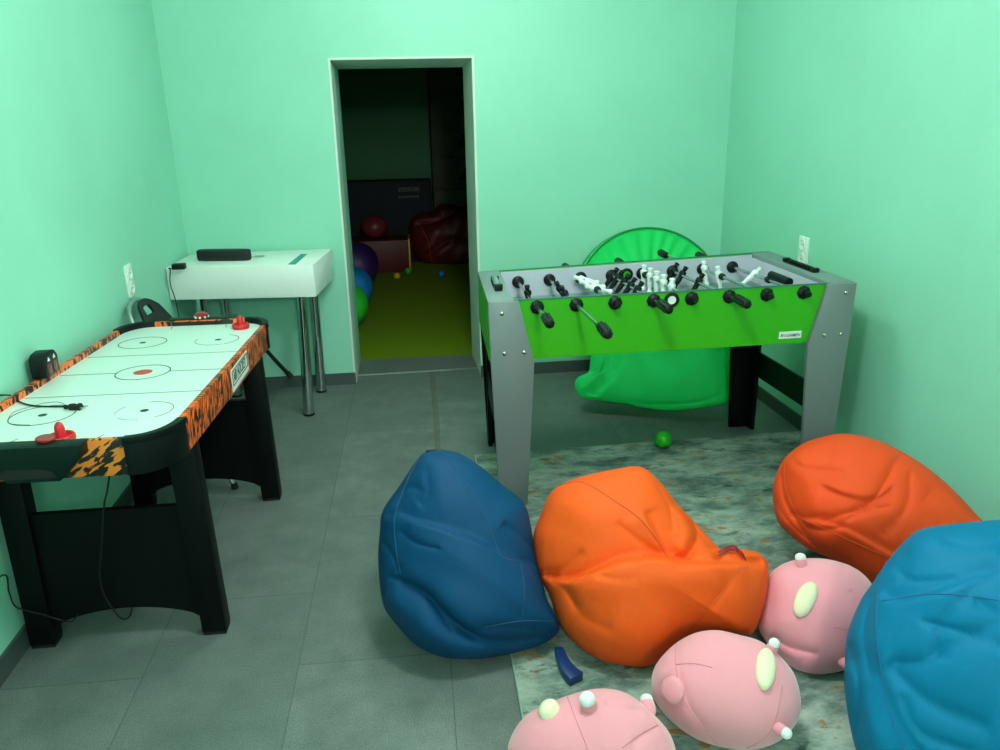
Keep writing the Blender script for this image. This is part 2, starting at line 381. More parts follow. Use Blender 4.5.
# legs
def leg_poly(mir, t):
    zb = RZT if t < .1 else 0.0
    P = [(0, FH-.002), (.125, FH-.002), (.188, .675), (.153, zb), (.03, zb), (.005, .675)]
    if mir: P = [(FL-s, z) for s, z in P]
    return [fw(s, t, z) for s, z in P]
for mir in (0, 1):
    lg = MB().prism(leg_poly(mir, -.018), leg_poly(mir, .004)).build('leg', GREYB, ft, bevel=.0025, label='silver grey front leg board')
    for s, z in ((.035, .885), (.042, .715), (.125, .715)) if not mir else ((.045, .895), (.045, .715), (.12, .715)):
        ss = FL-s if mir else s+.02
        p = Vector(fw(ss, -.018, z)); MB().lathe(p, (0, -1, 0), [(0, .009), (.003, .009), (.006, .005), (.006, .0)], 14).build('bolt', BOLT, lg, smooth=True)
    def ib(a, b): 
        s0, s1 = (a, b) if not mir else (FL-b, FL-a)
        return s0, s1
    s0, s1 = ib(.03, .05)
    MB().box((s0, .004, RZT), (s1, .10, ZB+.0), fw).build('side_board', BLK2, lg)
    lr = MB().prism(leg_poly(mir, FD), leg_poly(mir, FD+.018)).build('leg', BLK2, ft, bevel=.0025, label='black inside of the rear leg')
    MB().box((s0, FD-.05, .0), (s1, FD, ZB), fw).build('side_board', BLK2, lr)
    MB().box((s0+.004, .10, .30), (s1-.004, FD-.05, .43), fw).build('stretcher', BLK2, ft)
# rods
RS = [.203+.1636*i for i in range(8)]
def fz(s, t): return fw(s, t, .900-.034*t)
def man(rod, s, t, ang, mat):
    """player: ang = tilt about the rod, 0 upright"""
    c = Vector(fz(s, t)); up = Vector((math.sin(ang), 0, math.cos(ang))); sd = Vector((0, 1, 0)); fr = up.cross(sd)
    mb = MB()
    mb.ell(c+up*.034, (sd*.0115, fr*.0115, up*.013), 12, 8)                         # head
    mb.ell(c+up*.043, (sd*.0135, fr*.0135, up*.005), 12, 6)                         # cap of hair
    mb.lathe(c+up*.026, -up, [(0, .006), (.006, .016), (.016, .0175), (.03, .014), (.044, .012), (.05, .013), (.062, .0115), (.078, .009), (.086, .009), (.092, .012), (.104, .013), (.108, .008)], 12)
    mb.lathe(c-sd*.013, sd, [(0, .011), (.026, .011)], 12)
    for k in (-1, 1): mb.ell(c+up*.008+sd*k*.016+fr*.003, (sd*.006, fr*.007, up*.017), 8, 6)
    mb.build('player', mat, rod, smooth=True)
spec = [ # handle side, handle tip (t), rod other end, players t's, angle, colour
 ('F', -.075, [.30], -.1, 0), ('F', -.335, [.24, .385], -.55, 0), ('R', FD+.39, [.46, .60, .66], -1.25, 1),
 ('F', -.19, [.36, .50, .62, .74-.1], .55, 0), ('R', FD+.46, [.26, .36, .47, .58, .66], .05, 1),
 ('F', -.175, [.35, .56, .68], .5, 0), ('R', FD+.58, [.49, .66], -.2, 1), ('R', FD+.40, [.46], .85, 1)]
spec[0] = ('F', -.35, [.30], -.1, 0); spec[1] = ('F', -.57, [.24, .37], -.5, 0)
spec[2] = ('R', FD+.38, [.37, .50, .63], -1.3, 1); spec[3] = ('F', -.20, [.25, .36, .47, .58, .67], .6, 0)
spec[4] = ('R', FD+.42, [.25, .36, .46, .56, .66], .0, 1)
for i, (side, tip, men, ang, c) in enumerate(spec):
    s = RS[i]
    a, b = (tip, FD+.09) if side == 'F' else (-.035, tip)
    if side == 'F' and tip > -.1: b = FD+.30
    rod = MB().tube([fz(s, a+.01), fz(s, b-.01)], .0078, 12).build('rod', STEEL, ft, smooth=True, label='steel rod')
    yd = Vector((0, 1, 0))
    # handle
    d = Vector((0, 1, 0)) if side == 'F' else Vector((0, -1, 0))
    p = Vector(fz(s, tip))
    mb = MB(); n = 16
    prof = [(0, .014), (.003, .0185), (.02, .0195), (.06, .0180), (.105, .0195), (.118, .016), (.124, .010)]
    mb.lathe(p, d, prof, 8)
    for k in range(8):
        an = k*PI/4; off = Vector((math.cos(an), 0, math.sin(an)))*.0180
        mb.tube([p+off+d*.012, p+off+d*.110], .0030, 6)
    mb.build('handle', PLASTB, rod, smooth=True)
    # opposite end cap
    q = Vector(fz(s, b) if side == 'F' else fz(s, a))
    MB().lathe(q, -d, [(-.012, .011), (.016, .013), (.02, .010), (.02, 0)], 12).build('end_cap', PLASTB, rod, smooth=True)
    for t, dd in ((-.0, -1), (FD, 1), (.031, 1), (FD-.031, -1)):
        pp = Vector(fz(s, t))
        if t in (-.0,): pp.y += .004
        MB().lathe(pp, (0, dd, 0), [(0, .030), (.006, .030), (.010, .026), (.016, .018), (.017, .010)], 8 if t < 0.02 else 16).build('bushing', PLASTB, ft)
    for t in men: man(rod, s, t, ang, WHITEP if c else PLASTB)
# rubber rod stops
for i, t in ((2, .31), (4, .62), (6, .44), (7, .30)):
    MB().lathe(fz(RS[i], t), (0, 1, 0), [(0, .012), (.004, .016), (.022, .016), (.026, .012)], 14).build('rod_bumper', RUBBER, ft, smooth=True)
# ball entry cups
def cup(s, t, dd, inner, lab):
    p = Vector(fz(s, t)); 
    o = MB().lathe(p, (0, dd, 0), [(0, .031), (.006, .032), (.012, .029), (.013, .022), (.004, .019), (.002, .0)], 24).build('ball_entry', PLASTB, ft, smooth=True)
    MB().lathe(p+Vector((0, dd*.0045, 0)), (0, dd, 0), [(0, .018), (.004, .0175), (.002, .0)], 20).build('cup_insert', inner, o, smooth=True)
cup(.771, .004, -1, WHITEP, ''); cup(.775, FD-.031, -1, LIME, '')
# handle-like bumper box near the inner right end, score beads and ball holder on the end tops
MB().tube([Vector(fw(1.362, .15, .912)), Vector(fw(1.358, .31, .912))], .019, 12).build('inner_rail_cushion', PLASTB, ft, smooth=True)
ab = MB().box((FL-.072, .20, FH), (FL-.042, .47, FH+.006), fw).build('score_slider', PLASTB, ft, bevel=.002)
for k in range(10):
    MB().lathe(fw(FL-.057, .23+.021*k, FH+.012), (0, 1, 0), [(0, .007), (.004, .0095), (.012, .0095), (.018, .007)], 12).build('score_bead', PLASTB, ab, smooth=True)
for t in (.20, .448): MB().box((FL-.074, t, FH+.004), (FL-.040, t+.022, FH+.020), fw).build('slider_post', PLASTB, ab, bevel=.004)
bh = MB().box((.045, .20, FH), (.078, .42, FH+.007), fw).build('ball_holder', PLASTB, ft, bevel=.002)
MB().lathe(fw(.061, .22, FH+.02), (0, 1, 0), [(0, .010), (.005, .014), (.17, .014), (.176, .010)], 12).build('slider_bar', PITCH, bh, smooth=True)
for t in (.2, .395): MB().box((.043, t, FH+.004), (.08, t+.024, FH+.03), fw).build('slider_post', PLASTB, bh, bevel=.004)
# sticker
p0 = fw(1.25, .0, .703); p1 = fw(1.362, .0, .703)
st = MB().prism([fw(1.256, .003, .703), fw(1.356, .003, .703), fw(1.356, .003, .734), fw(1.256, .003, .734)], [fw(1.256, .001, .703), fw(1.356, .001, .703), fw(1.356, .001, .734), fw(1.256, .001, .734)]).build('brand_sticker', TREAD, ft, label='white sticker with dark lettering')
def stx(s): return Vector(fw(s, .0006, .7115))
text_mesh('Ar', .021, stx(1.261), (1, .01, 0), (0, 0, 1), INK, 'sticker_letters', st, .3, width=.018)
text_mesh('t', .021, stx(1.2805), (1, .01, 0), (0, 0, 1), REDM, 'sticker_letters', st, .3, width=.009)
text_mesh('GAMEN', .018, stx(1.291), (1, .01, 0), (0, 0, 1), INK, 'sticker_letters', st, .3, width=.06)

# ------------------------------------------------------------------ air hockey table
HC = (-1.031, 2.925); PSI = math.radians(1.5); HZ = .8137
def hw(x, y, z): # z relative to the table top plane
    c, s = math.cos(PSI), math.sin(PSI)
    return (HC[0]+x*c+y*s, HC[1]-x*s+y*c, HZ-.0296*y+z)
HX, HY, HR = .322, .757, .155
ht = thing('air_hockey_table', 'air hockey table with tiger striped rails and black legs', 'air hockey table', (HC[0], HC[1], 0))
HRX = .122
def corner_pts(cx, cy, r, a0, n=12): return [(cx+(r-HR+HRX)*math.cos(a0+PI/2*k/n), cy+r*math.sin(a0+PI/2*k/n)) for k in range(n+1)]
def band(outer, inner, z0, z1, zi, name, mat, **k):
    n = len(outer)
    R = [[hw(*outer[i], z0), hw(*outer[i], z1), hw(*inner[i], z1), hw(*inner[i], zi)] for i in range(n)]
    return MB().rings(R).build(name, mat, ht, bevel=.0015, **k)
RW = .019; ZL = -.112; TF = -.022
ln = lambda a, b, n=2: [(a[0]+(b[0]-a[0])*i/(n-1), a[1]+(b[1]-a[1])*i/(n-1)) for i in range(n)]
yc, xc = HY-HR, HX-HRX
band(ln((HX, -yc), (HX, yc)), ln((HX-RW, -yc), (HX-RW, yc)), ZL, 0, ZL, 'side_rail', TIGER_S, label='tiger striped right side rail')
band(ln((-HX, yc), (-HX, -yc)), ln((-HX+RW, yc), (-HX+RW, -yc)), ZL, 0, ZL, 'side_rail', TIGER_R, label='tiger striped left side rail')
band(ln((-xc, -HY), (xc, -HY)), ln((-xc, -HY+RW), (xc, -HY+RW)), ZL, 0, ZL, 'end_rail', TIGER_E, label='tiger striped near end rail')
band(ln((xc, HY), (-xc, HY)), ln((xc, HY-RW), (-xc, HY-RW)), ZL, 0, ZL, 'end_rail', TIGER_R, label='tiger striped far end rail')
for cx, cy, a0 in ((xc, -yc, -PI/2), (xc, yc, 0), (-xc, yc, PI/2), (-xc, -yc, PI)):
    band(corner_pts(cx, cy, HR+.005, a0), corner_pts(cx, cy, HR-RW, a0), ZL, .003, ZL, 'corner_rail', CORNER, label='black rounded corner rail')
    band(corner_pts(cx, cy, HR+.009, a0), corner_pts(cx, cy, HR-.002, a0), -.016, .004, -.016, 'corner_lip', CORNER)
out = corner_pts(xc, -yc, HR-RW+.002, -PI/2)+corner_pts(xc, yc, HR-RW+.002, 0)+corner_pts(-xc, yc, HR-RW+.002, PI/2)+corner_pts(-xc, -yc, HR-RW+.002, PI)
MB().prism([hw(x, y, TF-.014) for x, y in out], [hw(x, y, TF) for x, y in out]).build('play_surface', FIELD, ht, label='glossy white play surface')
MB().prism([hw(x, y, ZL+.004) for x, y in out], [hw(x, y, ZL+.01) for x, y in out]).build('underside_board', BLACK, ht)
# markings
def ring(cx, cy, r, w, mb, a0=0, a1=2*PI, n=48):
    R = []
    for k in range(n+1):
        a = a0+(a1-a0)*k/n; R.append([hw(cx+(r-w)*math.cos(a), cy+(r-w)*math.sin(a), TF+.0003), hw(cx+(r+w)*math.cos(a), cy+(r+w)*math.sin(a), TF+.0003),
            hw(cx+(r+w)*math.cos(a), cy+(r+w)*math.sin(a), TF+.0009), hw(cx+(r-w)*math.cos(a), cy+(r-w)*math.sin(a), TF+.0009)])
    mb.rings(R, cap=(a1-a0) < 6.2)
def seg(a, b, w, mb):
    d = Vector((b[0]-a[0], b[1]-a[1])).normalized(); n = Vector((-d.y, d.x))*w
    q = [(a[0]-n.x, a[1]-n.y), (b[0]-n.x, b[1]-n.y), (b[0]+n.x, b[1]+n.y), (a[0]+n.x, a[1]+n.y)]
    mb.prism([hw(x, y, TF+.0003) for x, y in q], [hw(x, y, TF+.0009) for x, y in q])
def mk(name, fn, lab=None):
    mb = MB(); fn(mb); mb.build(name, MARK, ht, label=lab)
mk('center_circle', lambda m_: ring(0, -.01, .094, .0022, m_), 'thin black centre circle')
for cy in (-.455, .445): mk('faceoff_circle', lambda m_: ring(-.155, cy, .094, .0017, m_))
for a_ in ((.155, -.455, .086, .0010, -.9, 1.7), (.155, -.455, .086, .0007, 2.6, 3.5), (.155, -.455, .086, .0006, 4.0, 4.8), (.150, .445, .088, .0014, -1.0, 1.2), (.150, .445, .088, .0008, 2.9, 5.2)):
    mk('worn_circle_arc', lambda m_: ring(a_[0], a_[1], a_[2], a_[3], m_, a_[4], a_[5]), 'half worn away black circle arc')
for yy in (-.27, .235): mk('rink_line', lambda m_: seg((-.296, yy), (.296, yy), .0013, m_))
mk('rink_line', lambda m_: seg((-.296, -.01), (-.094, -.01), .0016, m_)); mk('rink_line', lambda m_: seg((.094, -.01), (.296, -.01), .0016, m_))
for cx in (-.155, .155):
    for cy in (-.455, .445): mk('faceoff_dot', lambda m_: ring(cx, cy, .007, .006, m_))
for sx in (-1, 1):
    mk('crease_mark', lambda m_: seg((sx*.12-.04, -.73), (sx*.12-.01, -.66), .0012, m_)); mk('crease_mark', lambda m_: seg((sx*.12, .725), (sx*.12+.012, .67), .0012, m_))
MB().prism([hw(.033*math.cos(a), -.01+.033*math.sin(a), TF+.0004) for a in np.linspace(0, 2*PI, 33)[:-1]], [hw(.033*math.cos(a), -.01+.033*math.sin(a), TF+.0012) for a in np.linspace(0, 2*PI, 33)[:-1]]).build('center_spot', REDM, ht, label='red centre spot')
# goal boxes
def goal(sy, cx, wt, wb):
    ya = sy*(HY+.002); yo = sy*(HY+.05)
    A = [(cx-wt, .004), (cx+wt, .004), (cx+wt*.98, -.03), (cx+wb, ZL+.012), (cx-wb, ZL+.012), (cx-wt*.98, -.03)]
    g = MB().prism([hw(x, ya-sy*.01, z) for x, z in A], [hw(x, yo, z) for x, z in A]).build('goal_box', BOXG, ht, bevel=.004, label='dark green goal box on the table end')
    B = [(cx-.085, -.088), (cx+.085, -.088), (cx+.075, -.07), (cx+.04, -.06), (cx-.045, -.058), (cx-.07, -.072)]
    B = [(x-.02, z) for x, z in B]
    MB().prism([hw(x, yo-sy*.004, z) for x, z in B], [hw(x, yo+sy*.0012, z) for x, z in B]).build('return_slot', RUBBER, g)
    C2 = [(cx-wt*.8, -.004), (cx+wt*.8, -.004), (cx+wt*.8, -.02), (cx-wt*.8, -.02)]
    MB().prism([hw(x, ya-sy*.027, z) for x, z in C2], [hw(x, ya-sy*.006, z) for x, z in C2]).build('goal_mouth', RUBBER, g)
goal(-1, -.035, .14, .07); goal(1, -.01, .135, .115)
# legs and end panels
def hleg(sx, y0, y1):
    xo = (-1.362 if sx < 0 else -.722)+(.03 if y0 > 3 else 0); xi = xo+(.08 if sx < 0 else -.08); xt = -.004*sx
    z1 = HZ-.0296*(y0-HC[1])+ZL+.012
    A = [(xo, y0, .012), (xi, y0, .012), (xi, y1, .012), (xo, y1, .012)]
    o2 = -.016*sx if sx > 0 else .006
    B = [(xo+o2, y0-.0, z1), (xi+o2*1.5, y0, z1), (xi+o2*1.5, y1, z1), (xo+o2, y1, z1)]
    l = MB().prism(A, B).build('leg', BLACK, ht, bevel=.003)
    MB().box((min(xo, xi)+.002, y0+.002, 0), (max(xo, xi)-.002, y1-.002, .014)).build('foot_pad', RUBBER, l, bevel=.002)
for y0 in (2.405, 3.385):
    for sx in (-1, 1): hleg(sx, y0, y0+.065)
    xs_ = .03 if y0 > 3 else 0; xa, xb = -1.285+xs_, -.802+xs_; top = .487; pts = [(xa, .06), (xa, top), (xb, top), (xb, .06)]
    for k in range(1, 16):
        u = k/16; pts.append((xb+(xa-xb)*u, .06+.06*math.sin(PI*u)**.6))
    MB().prism([(x, y0+.022, z) for x, z in pts], [(x, y0+.042, z) for x, z in pts]).build('end_panel', BLACK, ht, label='black arched end panel')
    MB().box((xa, y0+.02, HZ+ZL-.0296*(y0-HC[1])-.04), (xb, y0+.045, HZ+ZL-.0296*(y0-HC[1])+.012)).build('top_crossbar', BLACK, ht)
# name plaque on right rail
def hr(y, z, o=.0): return Vector(hw(HX+o, y, z))
ya_, yb_ = -.045, .215
q = [(ya_, -.105), (yb_, -.094), (yb_, -.012), (ya_, -.022)]
pq = MB().prism([tuple(hr(y, z, -.001)) for y, z in q], [tuple(hr(y, z, .002)) for y, z in q]).build('name_plaque', TREAD, ht, label='white name plaque on the tiger rail')
mb = MB()
for (a, b) in (((ya_+.012, -.030), (yb_-.012, -.021)), ((ya_+.012, -.083), (yb_-.012, -.072)), ((ya_+.012, -.083), (ya_+.012, -.030)), ((yb_-.012, -.072), (yb_-.012, -.021))):
    A_ = hr(a[0], a[1], .0024); B_ = hr(b[0], b[1], .0024); mb.tube([A_, B_], .0016, 6)
mb.build('plaque_border', MARK, pq)
o_ = hr(ya_+.022, -.073, .0024); xd = hr(yb_, -.064, .0024)-hr(ya_, -.074, .0024)
text_mesh('AIR HOCKEY', .055, o_, xd, (0, 0, 1), MARK, 'plaque_letters', pq, .25, width=.205)
# score display box
sx0, sx1, sy0, sy1, sz0, sz1 = -1.366, -1.312, 2.80, 2.905, .820, .908
pr = [(sy0, sz0), (sy1, sz0), (sy1+.004, sz0+.06), (sy1-.014, sz1-.006), (sy1-.045, sz1), (sy0+.02, sz1-.004), (sy0-.002, sz1-.018)]
sb = MB().prism([(sx0, y, z) for y, z in pr], [(sx1, y, z) for y, z in pr]).build('score_unit', PLASTB, ht, bevel=.005, label='black electronic score unit with two displays')
for k in range(2):
    ya2 = 2.815+k*.044
    MB().box((sx1-.002, ya2, .828), (sx1+.002, ya2+.03, .868)).build('score_display', DISP, sb, bevel=.001)
    MB().prism([(sx1, ya2+.008, .876), (sx1, ya2+.026, .876), (sx1, ya2+.017, .89)], [(sx1+.0015, ya2+.008, .876), (sx1+.0015, ya2+.026, .876), (sx1+.0015, ya2+.017, .89)]).build('display_mark', WHITEP, sb)

def mallet(px, py, lab, s=1):
    # centre on the field plane
    r = ray(px, py); zt = lambda y: HZ-.0296*(y-HC[1])+TF+.001
    y = 2.3
    for _ in range(8): p = at_z(px, py, zt(y)); y = p[1]
    p = Vector(p)
    t = thing('air_hockey_mallet', lab, 'mallet', p)
    MB().lathe(p, (0, 0, 1), [(0, .036*s), (.004, .038*s), (.016, .038*s), (.020, .035*s), (.020, .031*s), (.010, .028*s), (.010, .0)], 32).build('base', RED, t, smooth=True)
    MB().lathe(p+Vector((0, 0, .008)), (0, 0, 1), [(0, .018*s), (.01, .015*s), (.034, .0135*s), (.043, .011*s), (.049, .006*s), (.051, .0)], 24).build('knob', RED, t, smooth=True)
mallet(62, 441, 'red air hockey mallet at the near end beside the power plug')
mallet(241, 328, 'red air hockey mallet at the far right corner of the table')
p = Vector(hw(-.005, -HY-.0, .006)); tag(MB().lathe(p, (.05, 0, 1), [(0, .024), (.002, .026), (.007, .026), (.009, .024), (.009, 0)], 28).build('hockey_puck', REDD, smooth=True), 'dark red puck resting on the near goal box', 'puck')
p = Vector(hw(-.0, HY+.022, .006))
pk = thing('hockey_puck', 'red puck with white edge blocks on the far goal box', 'puck', p)
MB().lathe(p, (0, 0, 1), [(0, .026), (.004, .03), (.014, .03), (.022, .02), (.024, 0)], 24).build('disc', REDD, pk, smooth=True)
mb = MB()
for k in range(8):
    a = k*PI/4; mb.box((-.004, -.004, 0), (.004, .004, .009), lambda x, y, z: (p.x+.029*math.cos(a)+x, p.y+.029*math.sin(a)+y, p.z+z))
mb.build('edge_blocks', WHITEP, pk)
# power cable lying on the table
def on_field(px, py, h=.004):
    y = 2.5
    for _ in range(8): q = at_z(px, py, HZ-.0296*(y-HC[1])+TF+h); y = q[1]
    return Vector(q)
plug = thing('power_cable', 'black power cable with plug lying across the air hockey table', 'cable', on_field(66, 407))
cpts = [Vector((XL+.004, 2.40, .5)), Vector((XL+.005, 2.45, .76)), Vector((XL+.012, 2.53, .845))]+[on_field(*q) for q in ((10, 397), (20, 402), (32, 405.5), (48, 406.5), (65, 406.5))]
cpts[3].z += .006
MB().tube(spline(cpts, 8), .0028, 8).build('cord', RUBBER, plug, smooth=True)
a, b = on_field(64, 407, .009), on_field(83, 407, .009); dr_ = (b-a).normalized()
MB().lathe(a, dr_, [(0, .004), (.004, .008), (.016, .006), (.02, .011), (.035, .012), (.046, .009), (.05, .013), (.056, .013), (.057, 0)], 14).build('plug', RUBBER, plug, smooth=True)
mb = MB(); sd = dr_.cross(Vector((0, 0, 1)))
for k in (-1, 1): mb.tube([a+dr_*.055+sd*k*.0075, a+dr_*.075+sd*k*.0075], .0022, 8)
mb.build('plug_pins', STEEL, plug, smooth=True)
cb = MB().tube(spline([on_field(*q, .0015) for q in ((66, 405), (58, 402), (45, 403), (30, 407), (14, 412), (8, 420), (12, 424), (30, 425))], 8), .0011, 6).build('thin_wire', plain('grey_wire', (120, 140, 136), .5), smooth=True)
tag(cb, 'thin grey wire looped beside the plug on the white play surface', 'wire')
hc = MB().tube(spline([(-.92, 2.215, .722), tuple(at_y(107, 492, 2.26)), tuple(at_y(104, 506, 2.32)), tuple(at_y(102, 540, 2.40)), tuple(at_y(101, 585, 2.405)), (-1.075, 2.43, .09), (-1.08, 2.52, .02), (-1.1, 2.62, .004)], 8), .0028, 8).build('hanging_cord', RUBBER, smooth=True)
tag(hc, 'black cord hanging down from under the near end of air hockey table', 'cord')
wc = MB().tube(spline([(XL+.006, 2.16, .33)]+[tuple(at_y(x, y, 2.392)) for x, y in ((3, 575), (9, 592), (15, 606), (28, 611), (45, 615), (60, 620), (72, 621))]+[tuple(at_y(80, 611, 2.44)), tuple(at_y(90, 606, 2.5))], 8), .0024, 8).build('sagging_cable', RUBBER, smooth=True)
tag(wc, 'black cable sagging low across the left leg of the air hockey table', 'cable')

# ------------------------------------------------------------------ desk
dk = thing('side_table', 'white laminate box topped table with chrome legs in the back left corner', 'table', (-.95, 4.7, 0))
Q = [(-1.383, 4.505), (-.583, 4.43), (-.527, 4.95), (-1.36, 4.93)]
MB().prism([(x, y, .706) for x, y in Q], [(x, y, .885) for x, y in Q]).build('box_top', DESK, dk, bevel=.0025)
for i, (x, y, x2, y2) in enumerate(((-.690, 4.462, -.672, 4.50), (-.660, 4.862, -.653, 4.87), (-1.225, 4.53, -1.225, 4.53), (-1.18, 4.86, -1.18, 4.86))):
    l = MB().tube([(x, y, .012), (x2, y2, .707)], .031, 24).build('leg', CHROME, dk, smooth=True, label='chrome tube leg')
    MB().lathe((x, y, 0), (0, 0, 1), [(0, .028), (.003, .0325), (.014, .0325), (.014, .0)], 24).build('foot', RUBBER, l, smooth=True)
# scuffs of the front face
DT = .885
A = Vector(at_z(196, 261.5, DT+.0)); B = Vector(at_z(250, 261, DT))
def roundbox(c, ex, ey, h, n=8, rad=.3):
    """pillow-shaped box standing on z=c.z; ex, ey half-axis vectors"""
    R = []
    for k, (zz, s) in enumerate([(0, .90), (.06, .96), (.2, 1), (.8, 1), (.94, .96), (1, .88)]):
        r = []
        for i in range(40):
            a = 2*PI*i/40; cx = math.copysign(abs(math.cos(a))**rad, math.cos(a)); cy = math.copysign(abs(math.sin(a))**.55, math.sin(a))
            dl = (1-s)*.045
            r.append(tuple(Vector(c)+Vector(ex)*cx*(1-(dl/Vector(ex).length))+Vector(ey)*cy*(1-dl/Vector(ey).length)+Vector((0, 0, h*zz))))
        R.append(r)
    return MB().rings(R)
c = (A+B)/2+Vector((0, .045, .001)); ex = (B-A)/2
sp = thing('black_case', 'long black rounded case lying on the white table', 'case', c)
roundbox(c, ex*1.0, Vector((.0, .045, 0)), .056, rad=.45).build('shell', SEATB, sp, smooth='all')
roundbox(c+Vector((0, 0, .0235)), ex*1.008, Vector((.0, .0465, 0)), .004).build('zip_band', RUBBER, sp, smooth='all')
c = Vector(at_z(179, 270, DT))+Vector((0, .02, .001))
ad = thing('power_adapter', 'small black power adapter with a cord on the table corner', 'adapter', c)
MB().box((c.x-.038, c.y-.02, c.z), (c.x+.03, c.y+.025, c.z+.03)).build('body', PLASTB, ad, bevel=.005)
MB().tube(spline([c+Vector((-.036, 0, .004)), c+Vector((-.055, -.01, .006)), (-1.362+.005, 4.497, .880), (-1.366, 4.49, .80), (-1.352, 4.492, .70), (-1.34, 4.46, .55), (-1.345, 4.42, .40)], 8), .0025, 8).build('cord', RUBBER, ad, smooth=True)
c = Vector(at_z(258, 257, DT+.001))
ky = thing('key_bunch', 'small bunch of metal keys beside the black case', 'keys', c)
mb = MB()
for k in range(20):
    pass
mb.tube([c+Vector((.012*math.cos(a)-.03, .012*math.sin(a), .002)) for a in np.linspace(0, 2*PI, 17)], .0015, 6, cap=False); mb.build('key_ring', STEEL, ky, smooth=True)
for an, L in ((.1, .06), (-.25, .055), (.4, .05)):
    d = Vector((math.cos(an), math.sin(an), 0)); e = Vector((-d.y, d.x, 0)); z = Vector((0, 0, .004+.002*abs(an))); p0 = c+Vector((-.018, 0, 0))
    mb = MB(); mb.prism([tuple(p0+d*u*L+e*w+z-Vector((0, 0, .0012))) for u, w in ((0, -.008), (.35, -.01), (.45, -.004), (1, -.003), (1, .003), (.8, .005), (.7, .002), (.45, .004), (.35, .01), (0, .008))],
        [tuple(p0+d*u*L+e*w+z+Vector((0, 0, .0012))) for u, w in ((0, -.008), (.35, -.01), (.45, -.004), (1, -.003), (1, .003), (.8, .005), (.7, .002), (.45, .004), (.35, .01), (0, .008))]).build('key', STEEL, ky)
q = [at_z(288, 264.5, DT+.0005), at_z(295.5, 264.5, DT+.0005), at_z(307, 254.3, DT+.0005), at_z(301, 254.3, DT+.0005)]
tc_ = MB().prism([tuple(v) for v in q], [(v[0], v[1], v[2]+.002) for v in q]).build('card_strip', TEALC); tag(tc_, 'narrow teal card lying near the right end of the white table', 'card')
text_mesh('info', .022, Vector(at_z(296, 261.0, DT+.0028)), Vector(q[3])-Vector(q[0]), (-.8, .6, 0), PALE, 'card_print', tc_, width=.06) if False else None

# ------------------------------------------------------------------ folding chair
ch = thing('folding_chair', 'black folding chair with silver tube frame leaning at the left wall', 'chair', (-1.1, 3.8, 0))
def bar(pts, r, name, mat, n=12, par=ch): return MB().tube(spline(pts, 6), r, n).build(name, mat, par, smooth=True)
bk = Vector((-1.33, 3.86, .80))
back_frame = bar([(-.925, 3.54, .012), (-1.12, 3.66, .40), (-1.24, 3.70, .62), (-1.318, 3.715, .76), (-1.352, 3.79, .838), (-1.352, 3.94, .838), (-1.318, 4.03, .76), (-1.24, 4.05, .62), (-1.10, 4.05, .40), (-.93, 4.10, .012)], .0115, 'back_frame', SILV)
R = []
for i in range(13):
    u = -1+2*i/12; y = 3.862+u*.15; hgt = .125*(1-abs(u)**2.6)**.5 if abs(u) < 1 else 0
    R.append((y, hgt))
mb = MB()
hole = lambda u, w: abs(u) < .30 and .74 < w < .90
nu, nw = 44, 26
def pt(iu, iw, side):
    u = -1+2*iu/nu; w = iw/nw; f = w*(1-.22*abs(u)**2.4)
    y = 3.885+u*(.185-.06*w**2.2); off = .012+.012*side+.012*(u*u)
    return (-1.222-.125*f+off*.88, y, .585+.255*f+off*.47)
for iu in range(nu):
    for iw in range(nw):
        uc = -1+2*(iu+.5)/nu; wc = (iw+.5)/nw
        if hole(uc, wc): continue
        for sd_ in (0, 1): mb.add([pt(iu, iw, sd_), pt(iu+1, iw, sd_), pt(iu+1, iw+1, sd_), pt(iu, iw+1, sd_)], [(0, 1, 2, 3)])
        for (du, dw, e) in ((-1, 0, ((0, 0), (0, 1))), (1, 0, ((1, 0), (1, 1))), (0, -1, ((0, 0), (1, 0))), (0, 1, ((0, 1), (1, 1)))):
            ju, jw = iu+du, iw+dw
            if ju < 0 or jw < 0 or ju >= nu or jw >= nw or hole(-1+2*(ju+.5)/nu, (jw+.5)/nw):
                (a0, b0), (a1, b1) = e
                mb.add([pt(iu+a0, iw+b0, 0), pt(iu+a1, iw+b1, 0), pt(iu+a1, iw+b1, 1), pt(iu+a0, iw+b0, 1)], [(0, 1, 2, 3)])
mb.build('backrest', SEATB, ch)
roundbox(Vector((-1.06, 3.89, .665)), Vector((.15, .02, .03)), Vector((0, .17, 0)), .03).build('seat', SEATB, ch, smooth='all')
f2 = bar([(-1.27, 4.045, .66), (-1.0, 4.04, .70), (-.925, 4.035, .70), (-.895, 4.04, .67), (-.80, 4.07, .50), (-.72, 4.10, .374)], .0105, 'rear_leg', PLASTB)
f3 = bar([(-1.27, 3.73, .66), (-1.0, 3.73, .70), (-.925, 3.73, .70), (-.895, 3.735, .67), (-.83, 3.75, .54), (-.80, 3.76, .48)], .0105, 'rear_leg', PLASTB)
for p_, d_, par_ in (((-.925, 3.54, 0), (-.1, 0, 1), back_frame), ((-.93, 4.10, 0), (-.1, 0, 1), back_frame)):
    MB().lathe(p_, d_, [(0, .013), (.002, .0165), (.03, .0145), (.03, 0)], 14).build('rubber_foot', RUBBER, par_, smooth=True)
MB().lathe((-.708, 4.108, .352), (-.42, -.3, .84), [(0, .012), (.002, .0155), (.035, .014), (.035, 0)], 14).build('rubber_foot', RUBBER, f2, smooth=True)

